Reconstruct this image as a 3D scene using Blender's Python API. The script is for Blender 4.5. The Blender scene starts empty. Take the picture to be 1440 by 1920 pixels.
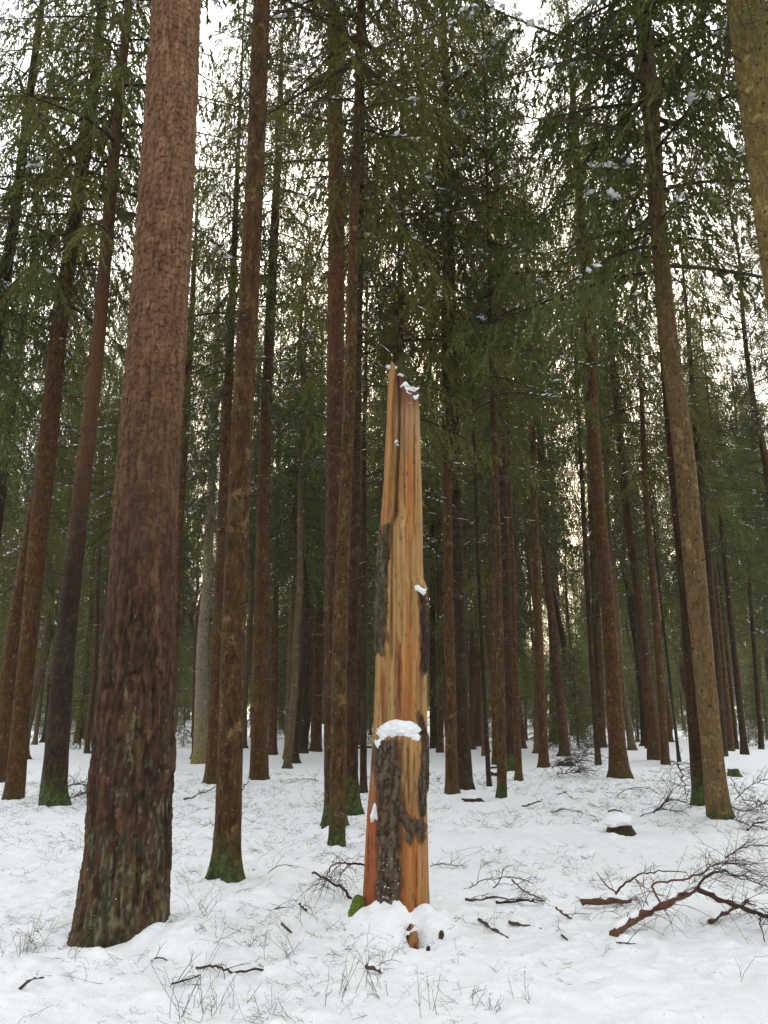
import bpy, math, numpy as np
from mathutils import Vector, Matrix

scene = bpy.context.scene
COL = scene.collection
R = math.radians

# ------------------------------------------------------------------ camera, world, sun, exposure
FPX, CXP, CYP, PITCH, CAMH = 1480.0, 720.0, 960.0, R(14.5), 1.55
cam_d = bpy.data.cameras.new('camera'); cam = bpy.data.objects.new('camera', cam_d); COL.objects.link(cam)
cam_d.sensor_fit = 'VERTICAL'; cam_d.sensor_height = 36.0; cam_d.sensor_width = 27.0
cam_d.lens = FPX / 1920.0 * 36.0
cam_d.clip_start = 0.05; cam_d.clip_end = 2000
cam.location = (0, 0, CAMH); cam.rotation_euler = (R(90) + PITCH, 0, 0)
scene.camera = cam

SUN_EL = R(16); SUN_AZ = R(4)
world = bpy.data.worlds.new('World'); scene.world = world; world.use_nodes = True
wn = world.node_tree; wn.nodes.clear()
w_out = wn.nodes.new('ShaderNodeOutputWorld'); w_bg = wn.nodes.new('ShaderNodeBackground')
sky = wn.nodes.new('ShaderNodeTexSky'); sky.sky_type = 'NISHITA'; sky.sun_disc = False
sky.sun_elevation = SUN_EL; sky.sun_rotation = SUN_AZ; sky.air_density = 1.0; sky.dust_density = 4.0
w_mix = wn.nodes.new('ShaderNodeMix'); w_mix.data_type = 'RGBA'; w_mix.inputs['Factor'].default_value = 0.80
w_mix.inputs['B'].default_value = (13.0, 13.4, 13.6, 1)       # even white overcast
w_tc = wn.nodes.new('ShaderNodeTexCoord'); w_dot = wn.nodes.new('ShaderNodeVectorMath'); w_dot.operation = 'DOT_PRODUCT'
w_nrm = wn.nodes.new('ShaderNodeVectorMath'); w_nrm.operation = 'NORMALIZE'
wn.links.new(w_tc.outputs['Generated'], w_nrm.inputs[0]); wn.links.new(w_nrm.outputs[0], w_dot.inputs[0])
w_dot.inputs[1].default_value = (math.sin(SUN_AZ) * math.cos(SUN_EL), math.cos(SUN_AZ) * math.cos(SUN_EL), math.sin(SUN_EL))
w_pw = wn.nodes.new('ShaderNodeMath'); w_pw.operation = 'POWER'; w_pw.use_clamp = True; w_pw.inputs[1].default_value = 12.0
w_mx0 = wn.nodes.new('ShaderNodeMath'); w_mx0.operation = 'MAXIMUM'; w_mx0.inputs[1].default_value = 0.0
wn.links.new(w_dot.outputs['Value'], w_mx0.inputs[0]); wn.links.new(w_mx0.outputs[0], w_pw.inputs[0])
w_cl = wn.nodes.new('ShaderNodeMix'); w_cl.data_type = 'RGBA'
w_cl.inputs['A'].default_value = (12.6, 12.8, 12.9, 1); w_cl.inputs['B'].default_value = (25.0, 20.5, 14.0, 1)
wn.links.new(w_pw.outputs[0], w_cl.inputs['Factor']); wn.links.new(w_cl.outputs['Result'], w_mix.inputs['B'])
wn.links.new(sky.outputs[0], w_mix.inputs['A']); wn.links.new(w_mix.outputs['Result'], w_bg.inputs['Color'])
w_bg.inputs['Strength'].default_value = 0.15
wn.links.new(w_bg.outputs[0], w_out.inputs[0])

sun_d = bpy.data.lights.new('sun', 'SUN'); sun_o = bpy.data.objects.new('sun', sun_d); COL.objects.link(sun_o)
sun_d.energy = 1.5; sun_d.angle = R(14); sun_d.color = (1.0, 0.93, 0.82)
sun_o.rotation_euler = (-(math.pi / 2 - SUN_EL), 0, -SUN_AZ)
scene.view_settings.view_transform = 'Standard'; scene.view_settings.look = 'None'
scene.view_settings.exposure = 0.62; scene.view_settings.gamma = 1.0
scene.view_settings.use_curve_mapping = False
cy = scene.cycles
cy.max_bounces = 6; cy.diffuse_bounces = 4; cy.glossy_bounces = 1; cy.transmission_bounces = 3
cy.transparent_max_bounces = 4; cy.use_denoising = True; cy.use_adaptive_sampling = True
cy.adaptive_threshold = 0.02; cy.caustics_reflective = False; cy.caustics_refractive = False

# ------------------------------------------------------------------ numeric helpers
def _h(ix, iy, iz, seed):
    a = (ix.astype(np.int64) * 374761393 + iy.astype(np.int64) * 668265263 + iz.astype(np.int64) * 2147483647 + seed * 974634777) & 0xffffffff
    a = ((a ^ (a >> 13)) * 1274126177) & 0xffffffff
    a = ((a ^ (a >> 16)) * 2246822519) & 0xffffffff
    a = a ^ (a >> 15)
    return (a & 0xffffff) / float(0x1000000)

def vn(x, y, z=0.0, seed=0):
    x, y, z = np.broadcast_arrays(np.asarray(x, float), np.asarray(y, float), np.asarray(z, float))
    ix, iy, iz = np.floor(x), np.floor(y), np.floor(z)
    fx, fy, fz = x - ix, y - iy, z - iz
    fx, fy, fz = fx*fx*(3-2*fx), fy*fy*(3-2*fy), fz*fz*(3-2*fz)
    r = 0
    for dx in (0, 1):
        for dy in (0, 1):
            for dz in (0, 1):
                w = (fx if dx else 1-fx) * (fy if dy else 1-fy) * (fz if dz else 1-fz)
                r = r + w * _h(ix+dx, iy+dy, iz+dz, seed)
    return r * 2 - 1

def fbm(x, y, z=0.0, seed=0, o=4, g=0.5):
    r, a, s = 0, 1.0, 0
    x = np.asarray(x, float); y = np.asarray(y, float); z = np.asarray(z, float)
    for k in range(o):
        r = r + a * vn(x, y, z, seed + k * 17); s += a; a *= g
        x, y, z = x * 2.03, y * 2.03, z * 2.03
    return r / s

def voro(u, v, pu, seed):
    """cell noise, periodic in u with integer period pu: F1, F2, cell random, cell centre offset"""
    iu, iv = np.floor(u), np.floor(v)
    f1 = np.full(u.shape, 9.0); f2 = np.full(u.shape, 9.0); cid = np.zeros(u.shape); ou = np.zeros(u.shape); ov = np.zeros(u.shape)
    for du in (-1, 0, 1):
        for dv in (-1, 0, 1):
            cu, cv = iu + du, iv + dv
            cm = np.mod(cu, pu)
            px = cu + 0.1 + .8 * _h(cm, cv, cm * 0, seed); py = cv + 0.1 + .8 * _h(cm, cv, cm * 0 + 1, seed)
            d = np.hypot(u - px, v - py)
            closer = d < f1
            f2 = np.where(closer, f1, np.minimum(f2, d))
            cid = np.where(closer, _h(cm, cv, cm * 0 + 2, seed), cid)
            ou = np.where(closer, u - px, ou); ov = np.where(closer, v - py, ov)
            f1 = np.where(closer, d, f1)
    return f1, f2, cid, ou, ov

def sst(a, b, x):
    t = np.clip((x - a) / (b - a), 0, 1); return t * t * (3 - 2 * t)

def nrm(v):
    return v / np.maximum(np.linalg.norm(v, axis=-1, keepdims=True), 1e-9)

def make_mesh(name, V, Fs, mats, midx=None, smooth=True, attrs=None):
    """Fs: list of int arrays (n,3) / (n,4)"""
    me = bpy.data.meshes.new(name)
    V = np.asarray(V, np.float32)
    me.vertices.add(len(V)); me.vertices.foreach_set('co', V.ravel())
    loops = np.concatenate([np.asarray(F, np.int32).ravel() for F in Fs])
    sizes = np.concatenate([np.full(len(F), F.shape[1], np.int32) for F in Fs])
    starts = np.concatenate([[0], np.cumsum(sizes)[:-1]]).astype(np.int32)
    me.loops.add(len(loops)); me.loops.foreach_set('vertex_index', loops)
    me.polygons.add(len(sizes)); me.polygons.foreach_set('loop_start', starts)
    me.polygons.foreach_set('loop_total', sizes)
    me.polygons.foreach_set('use_smooth', np.full(len(sizes), smooth, bool))
    for m in mats: me.materials.append(m)
    if midx is not None: me.polygons.foreach_set('material_index', np.asarray(midx, np.int32))
    if attrs:
        for k, a in attrs.items():
            a = np.asarray(a, np.float32)
            if a.ndim == 1:
                at = me.attributes.new(k, 'FLOAT', 'POINT'); at.data.foreach_set('value', a)
            else:
                at = me.attributes.new(k, 'FLOAT_COLOR', 'POINT')
                at.data.foreach_set('color', np.concatenate([a, np.ones((len(a), 1), np.float32)], 1).ravel())
    me.update(calc_edges=True)
    return me

class MB:
    def __init__(s): s.V = []; s.F4 = []; s.F3 = []; s.m4 = []; s.m3 = []; s.t = []; s.n = 0
    def add(s, V, F, m=0, tint=0.5):
        V = np.asarray(V, float); F = np.asarray(F, int)
        s.V.append(V)
        (s.F4 if F.shape[1] == 4 else s.F3).append(F + s.n)
        (s.m4 if F.shape[1] == 4 else s.m3).append(np.full(len(F), m))
        s.t.append(np.broadcast_to(np.asarray(tint, float), (len(V),)))
        s.n += len(V)
    def tube(s, P, r, k=3, m=0, tint=0.5, cap=False):
        P = np.asarray(P, float); n = len(P); r = np.broadcast_to(np.asarray(r, float), (n,))
        T = nrm(np.gradient(P, axis=0))
        ref = np.array([0.13, 0.31, 0.94]) if abs(T[0][2]) < .8 else np.array([1, .1, .05])
        A = nrm(np.cross(T, ref)); B = np.cross(T, A)
        an = np.arange(k) / k * 2 * np.pi
        V = P[:, None] + r[:, None, None] * (A[:, None] * np.cos(an)[None, :, None] + B[:, None] * np.sin(an)[None, :, None])
        V = V.reshape(-1, 3)
        i = np.arange(n - 1)[:, None] * k; j = np.arange(k)[None]
        F = np.stack([i + j, i + (j + 1) % k, i + k + (j + 1) % k, i + k + j], -1).reshape(-1, 4)
        s.add(V, F, m, tint)
        if cap:
            for b in (0, n - 1):
                c = np.concatenate([V[b*k:(b+1)*k], P[b:b+1]])
                q = np.arange(k); s.add(c, np.stack([q, (q+1) % k, np.full(k, k)], -1), m, tint)
    def build(s, name, mats, smooth=True):
        Fs = []; mi = []
        if s.F4: Fs.append(np.concatenate(s.F4)); mi.append(np.concatenate(s.m4))
        if s.F3: Fs.append(np.concatenate(s.F3)); mi.append(np.concatenate(s.m3))
        return make_mesh(name, np.concatenate(s.V), Fs, mats, np.concatenate(mi), smooth, {'tint': np.concatenate(s.t)})

_oct = np.array([[1,0,0],[-1,0,0],[0,1,0],[0,-1,0],[0,0,1],[0,0,-1]], float)
_octF = np.array([[0,2,4],[2,1,4],[1,3,4],[3,0,4],[2,0,5],[1,2,5],[3,1,5],[0,3,5]])
def ico(sub):
    bmv = _oct.copy(); F = _octF.copy()
    for _ in range(sub):
        V = list(map(tuple, bmv)); ed = {}; G = []
        def mid(a, b):
            k = (min(a, b), max(a, b))
            if k not in ed:
                p = nrm((np.array(V[a]) + np.array(V[b]))[None])[0]; ed[k] = len(V); V.append(tuple(p))
            return ed[k]
        for a, b, c in F:
            x, y, z = mid(a, b), mid(b, c), mid(c, a)
            G += [[a, x, z], [x, b, y], [z, y, c], [x, y, z]]
        bmv = np.array(V); F = np.array(G)
    return bmv, F
ICO = [ico(k) for k in range(6)]

# ------------------------------------------------------------------ object helpers
def tag(o, label=None, cat=None, group=None, kind=None):
    if label: o['label'] = label
    if cat: o['category'] = cat
    if group: o['group'] = group
    if kind: o['kind'] = kind
    return o
def obj(name, me, parent=None, loc=(0, 0, 0)):
    o = bpy.data.objects.new(name, me); COL.objects.link(o); o.location = loc
    if parent: o.parent = parent
    return o
def empty(name, loc):
    o = bpy.data.objects.new(name, None); COL.objects.link(o); o.location = loc; o.empty_display_size = .2
    return o

# ------------------------------------------------------------------ pixel helper: places things measured in the photograph
SP, CP = math.sin(PITCH), math.cos(PITCH)
def ray(x, y):
    u = -(y - CYP) / FPX
    return np.array([(x - CXP) / FPX, CP - SP * u, SP + CP * u])
def g_low(x, y):
    """gentle relief of the forest floor"""
    x = np.asarray(x, float); y = np.asarray(y, float)
    far = sst(6, 30, np.hypot(x, y))
    return (0.05 * fbm(x * .35 + 3, y * .35, 0, 5, 2) + 0.22 * far * fbm(x * .09, y * .09, 0, 9, 2)
            + .9 * sst(55, 120, y) + .5 * sst(30, 90, np.abs(x)))
def hit(x, y):
    d = ray(x, y); t = CAMH / max(-d[2], 1e-3)
    for _ in range(12):
        p = d * t; t = (CAMH - float(g_low(p[0], p[1]))) / max(-d[2], 1e-3)
    p = d * t
    return np.array([p[0], p[1], float(g_low(p[0], p[1]))])
def onplane(x, y, Y):
    d = ray(x, y); t = Y / d[1]
    return np.array([d[0] * t, Y, CAMH + d[2] * t])
def depth(p):
    return p[1] * CP + (p[2] - CAMH) * SP

# ------------------------------------------------------------------ materials
def newmat(name):
    m = bpy.data.materials.new(name); m.use_nodes = True
    nt = m.node_tree; nt.nodes.clear()
    return m, nt, nt.nodes, nt.links
def node(ns, t, **k):
    n = ns.new(t)
    for a, b in k.items(): setattr(n, a, b)
    return n
def mixc(nt, fac, a, b):
    n = nt.nodes.new('ShaderNodeMix'); n.data_type = 'RGBA'
    for s, v in (('Factor', fac), ('A', a), ('B', b)):
        if isinstance(v, (int, float)): n.inputs[s].default_value = v
        elif isinstance(v, tuple): n.inputs[s].default_value = (*v, 1) if len(v) == 3 else v
        else: nt.links.new(v, n.inputs[s])
    return n.outputs['Result']
def math_(nt, op, a, b=None, c=None):
    n = nt.nodes.new('ShaderNodeMath'); n.operation = op
    for i, v in enumerate((a, b, c)):
        if v is None: continue
        if isinstance(v, (int, float)): n.inputs[i].default_value = v
        else: nt.links.new(v, n.inputs[i])
    return n.outputs[0]
def ramp(nt, fac, a, b):
    n = nt.nodes.new('ShaderNodeMapRange'); n.interpolation_type = 'SMOOTHSTEP'
    nt.links.new(fac, n.inputs['Value']); n.inputs['From Min'].default_value = a; n.inputs['From Max'].default_value = b
    return n.outputs['Result']
def coords(nt, scale, rnd=True):
    tc = nt.nodes.new('ShaderNodeTexCoord'); mp = nt.nodes.new('ShaderNodeMapping')
    mp.inputs['Scale'].default_value = scale
    if rnd:
        oi = nt.nodes.new('ShaderNodeObjectInfo'); cb = nt.nodes.new('ShaderNodeCombineXYZ')
        k = math_(nt, 'MULTIPLY', oi.outputs['Random'], 37.0)
        nt.links.new(k, cb.inputs[0]); nt.links.new(k, cb.inputs[2]); nt.links.new(cb.outputs[0], mp.inputs['Location'])
    nt.links.new(tc.outputs['Object'], mp.inputs['Vector'])
    return mp.outputs[0]
def noise(nt, vec, scale, detail=4, rough=.6):
    n = nt.nodes.new('ShaderNodeTexNoise'); nt.links.new(vec, n.inputs['Vector'])
    n.inputs['Scale'].default_value = scale; n.inputs['Detail'].default_value = detail; n.inputs['Roughness'].default_value = rough
    return n.outputs['Fac']
def principled(nt, col, rough=.9, bump=None, bstr=.5, bdist=.01, spec=.2):
    b = nt.nodes.new('ShaderNodeBsdfPrincipled'); o = nt.nodes.new('ShaderNodeOutputMaterial')
    if isinstance(col, tuple): b.inputs['Base Color'].default_value = (*col, 1)
    else: nt.links.new(col, b.inputs['Base Color'])
    b.inputs['Roughness'].default_value = rough; b.inputs['Specular IOR Level'].default_value = spec
    if bump is not None:
        n = nt.nodes.new('ShaderNodeBump'); n.inputs['Strength'].default_value = bstr; n.inputs['Distance'].default_value = bdist
        nt.links.new(bump, n.inputs['Height']); nt.links.new(n.outputs[0], b.inputs['Normal'])
    nt.links.new(b.outputs[0], o.inputs[0])
    return b

def bark_mat(name, c_dark, c_mid, c_light, moss=(.030, .042, .010), moss_h=.45, moss_amt=1.0, lichen=.25, speck=.0, stretch=3.0, upper=None, flake=26.0):
    m, nt, ns, L = newmat(name)
    v1 = coords(nt, (1, 1, 1 / stretch)); v2 = coords(nt, (1, 1, 1), True)
    v3 = coords(nt, (1, 1, .35)); n1 = noise(nt, v1, 16, 6, .7); n2 = noise(nt, v1, 46, 4, .6); n3 = noise(nt, v2, 3.2, 3, .6)
    col = mixc(nt, ramp(nt, n1, .36, .64), c_dark, c_mid)
    col = mixc(nt, math_(nt, 'MULTIPLY', ramp(nt, n2, .5, .75), .8), col, c_light)
    vo = ns.new('ShaderNodeTexVoronoi'); L.new(v1, vo.inputs['Vector']); vo.inputs['Scale'].default_value = flake
    fl = ramp(nt, vo.outputs['Distance'], .15, .6)
    col = mixc(nt, math_(nt, 'MULTIPLY', fl, .4), col, tuple(c * .45 for c in c_dark))
    lp = ramp(nt, noise(nt, v2, 5.5, 6, .75), .56, .66)
    col = mixc(nt, math_(nt, 'MULTIPLY', lp, .45), col, tuple(min(1, c * 1.5 + .02) for c in c_light))
    col = mixc(nt, math_(nt, 'MULTIPLY', ramp(nt, n3, .45, .7), .45), col, tuple(c * .5 for c in c_mid))
    tc = ns.new('ShaderNodeTexCoord'); sp = ns.new('ShaderNodeSeparateXYZ'); L.new(tc.outputs['Object'], sp.inputs[0]); z = sp.outputs[2]
    if upper:
        col = mixc(nt, math_(nt, 'MULTIPLY', ramp(nt, z, upper[1], upper[2]), math_(nt, 'ADD', .45, math_(nt, 'MULTIPLY', n1, .6))), col, upper[0])
    # knots: small dark branch scars
    vk = ns.new('ShaderNodeTexVoronoi'); L.new(coords(nt, (1, 1, .8)), vk.inputs['Vector']); vk.inputs['Scale'].default_value = 6.5
    kn = math_(nt, 'SUBTRACT', 1.0, ramp(nt, vk.outputs['Distance'], .10, .17))
    col = mixc(nt, math_(nt, 'MULTIPLY', kn, .75), col, (.012, .008, .005))
    # green-grey lichen film, then moss climbing from the root collar
    col = mixc(nt, math_(nt, 'MULTIPLY', ramp(nt, noise(nt, v2, 2.1, 5, .7), .5, .72), lichen), col, (.085, .085, .04))
    mz = math_(nt, 'SUBTRACT', 1.0, math_(nt, 'DIVIDE', z, moss_h))
    mk = ramp(nt, math_(nt, 'ADD', math_(nt, 'MULTIPLY', mz, .8), math_(nt, 'MULTIPLY', noise(nt, v3, 7, 6, .8), 3.6)), 1.75, 2.5)
    mossc = mixc(nt, ramp(nt, noise(nt, v2, 18, 3), .42, .62), moss, tuple(min(1, c * 1.9 + .012) for c in moss))
    col = mixc(nt, math_(nt, 'MULTIPLY', mk, moss_amt), col, mossc)
    if speck > 0:
        s = ramp(nt, noise(nt, v2, 55, 1, .5), .80 - speck * .1, .84 - speck * .1)
        col = mixc(nt, s, col, (.75, .78, .8))
    h = math_(nt, 'ADD', math_(nt, 'MULTIPLY', n1, .8), math_(nt, 'SUBTRACT', math_(nt, 'MULTIPLY', n2, .5), math_(nt, 'MULTIPLY', fl, .5)))
    principled(nt, col, .92, h, .8, .018)
    return m

M = {}
M['spruce'] = bark_mat('spruce_bark', (.032, .015, .005), (.115, .060, .021), (.20, .122, .052), moss_h=.45, speck=.15)
M['spruce_pale'] = bark_mat('pale_spruce_bark', (.090, .054, .022), (.195, .122, .050), (.28, .19, .088), moss_h=.35, lichen=.3, speck=.1)
M['spruce_dark'] = bark_mat('dark_spruce_bark', (.018, .008, .003), (.060, .028, .010), (.12, .064, .027), moss_h=.7, lichen=.35, speck=.1)
M['pine'] = bark_mat('young_pine_bark', (.024, .011, .005), (.088, .040, .016), (.16, .080, .036), moss_h=.4, lichen=.15, speck=.1, upper=((.17, .075, .030), 5, 13))
M['pine_dark'] = bark_mat('dark_pine_bark', (.016, .009, .005), (.050, .027, .014), (.095, .06, .034), moss_h=.7, lichen=.35, upper=((.120, .058, .026), 3.5, 8))
M['ghost'] = bark_mat('bleached_bark', (.16, .125, .075), (.27, .215, .14), (.36, .30, .2), moss=(.12, .105, .03), moss_h=1.2, lichen=.15)
M['yellow'] = bark_mat('yellow_spruce_bark', (.11, .076, .024), (.24, .172, .052), (.33, .25, .09), moss_h=.5, lichen=.55, flake=34)

for k_ in ('spruce', 'spruce_dark', 'pine', 'spruce_pale'):
    c_ = {'spruce': ((.036, .016, .005), (.115, .055, .017), (.19, .105, .042)), 'spruce_dark': ((.018, .009, .004), (.055, .028, .011), (.10, .055, .025)), 'pine': ((.032, .014, .006), (.105, .049, .020), (.17, .088, .040)), 'spruce_pale': ((.07, .045, .024), (.15, .10, .05), (.22, .155, .085))}[k_]
    M[k_ + '_far'] = bark_mat('far_' + k_ + '_bark', *c_, moss_amt=.25, moss_h=.4)

def needle_mat(name, c1, c2, c3):
    m, nt, ns, L = newmat(name)
    at = ns.new('ShaderNodeAttribute'); at.attribute_name = 'tint'; oi = ns.new('ShaderNodeObjectInfo')
    col = mixc(nt, ramp(nt, at.outputs['Fac'], .2, .9), c1, c2)
    col = mixc(nt, math_(nt, 'MULTIPLY', oi.outputs['Random'], .55), col, c3)
    d = ns.new('ShaderNodeBsdfDiffuse'); t = ns.new('ShaderNodeBsdfTranslucent'); mx = ns.new('ShaderNodeMixShader'); o = ns.new('ShaderNodeOutputMaterial')
    L.new(col, d.inputs[0]); L.new(col, t.inputs[0]); mx.inputs[0].default_value = .45
    L.new(d.outputs[0], mx.inputs[1]); L.new(t.outputs[0], mx.inputs[2]); L.new(mx.outputs[0], o.inputs[0])
    return m
M['needle'] = needle_mat('spruce_needles', (.064, .086, .032), (.155, .172, .060), (.175, .160, .048))
M['needle_pine'] = needle_mat('pine_needles', (.045, .070, .030), (.11, .13, .05), (.10, .095, .045))
def twig_mat(name, a, b):
    m, nt, ns, L = newmat(name)
    at = ns.new('ShaderNodeAttribute'); at.attribute_name = 'tint'
    v = coords(nt, (1, 1, 1), False); n = noise(nt, v, 40, 3)
    col = mixc(nt, ramp(nt, math_(nt, 'ADD', math_(nt, 'MULTIPLY', at.outputs['Fac'], .5), math_(nt, 'MULTIPLY', n, .5)), .25, .75), a, b)
    principled(nt, col, .9, n, .6, .004); return m
M['limb'] = twig_mat('limb_wood', (.03, .02, .012), (.08, .055, .03))
M['twig'] = twig_mat('undergrowth_twigs', (.035, .026, .018), (.11, .085, .05))
M['deadred'] = twig_mat('fallen_pine_bark', (.030, .018, .012), (.125, .058, .036))
M['deadgrey'] = twig_mat('fallen_grey_bark', (.022, .017, .013), (.085, .065, .045))
def snow_mat(name, ground):
    m, nt, ns, L = newmat(name)
    tc = ns.new('ShaderNodeTexCoord')
    n1 = noise(nt, tc.outputs['Object'], 9, 6, .65); n2 = noise(nt, tc.outputs['Object'], 70, 3, .6)
    col = mixc(nt, ramp(nt, n1, .3, .7), (.80, .825, .86), (.86, .875, .89))
    if ground:   # litter and needles dusting the snow in drifts
        n3 = noise(nt, tc.outputs['Object'], 2.2, 5, .75); n4 = noise(nt, tc.outputs['Object'], 26, 4, .7)
        k = math_(nt, 'MULTIPLY', ramp(nt, n3, .50, .72), ramp(nt, n4, .55, .70))
        col = mixc(nt, math_(nt, 'MULTIPLY', k, .6), col, (.30, .27, .22))
        n5 = noise(nt, tc.outputs['Object'], 60, 2, .5); col = mixc(nt, math_(nt, 'MULTIPLY', ramp(nt, n5, .70, .74), .7), col, (.12, .09, .06))
    b = principled(nt, col, .75, math_(nt, 'ADD', n1, math_(nt, 'MULTIPLY', n2, .35)), .55, .03, .25)
    return m
M['snow'] = snow_mat('snow', False); M['snow_ground'] = snow_mat('snow_cover', True)

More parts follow.
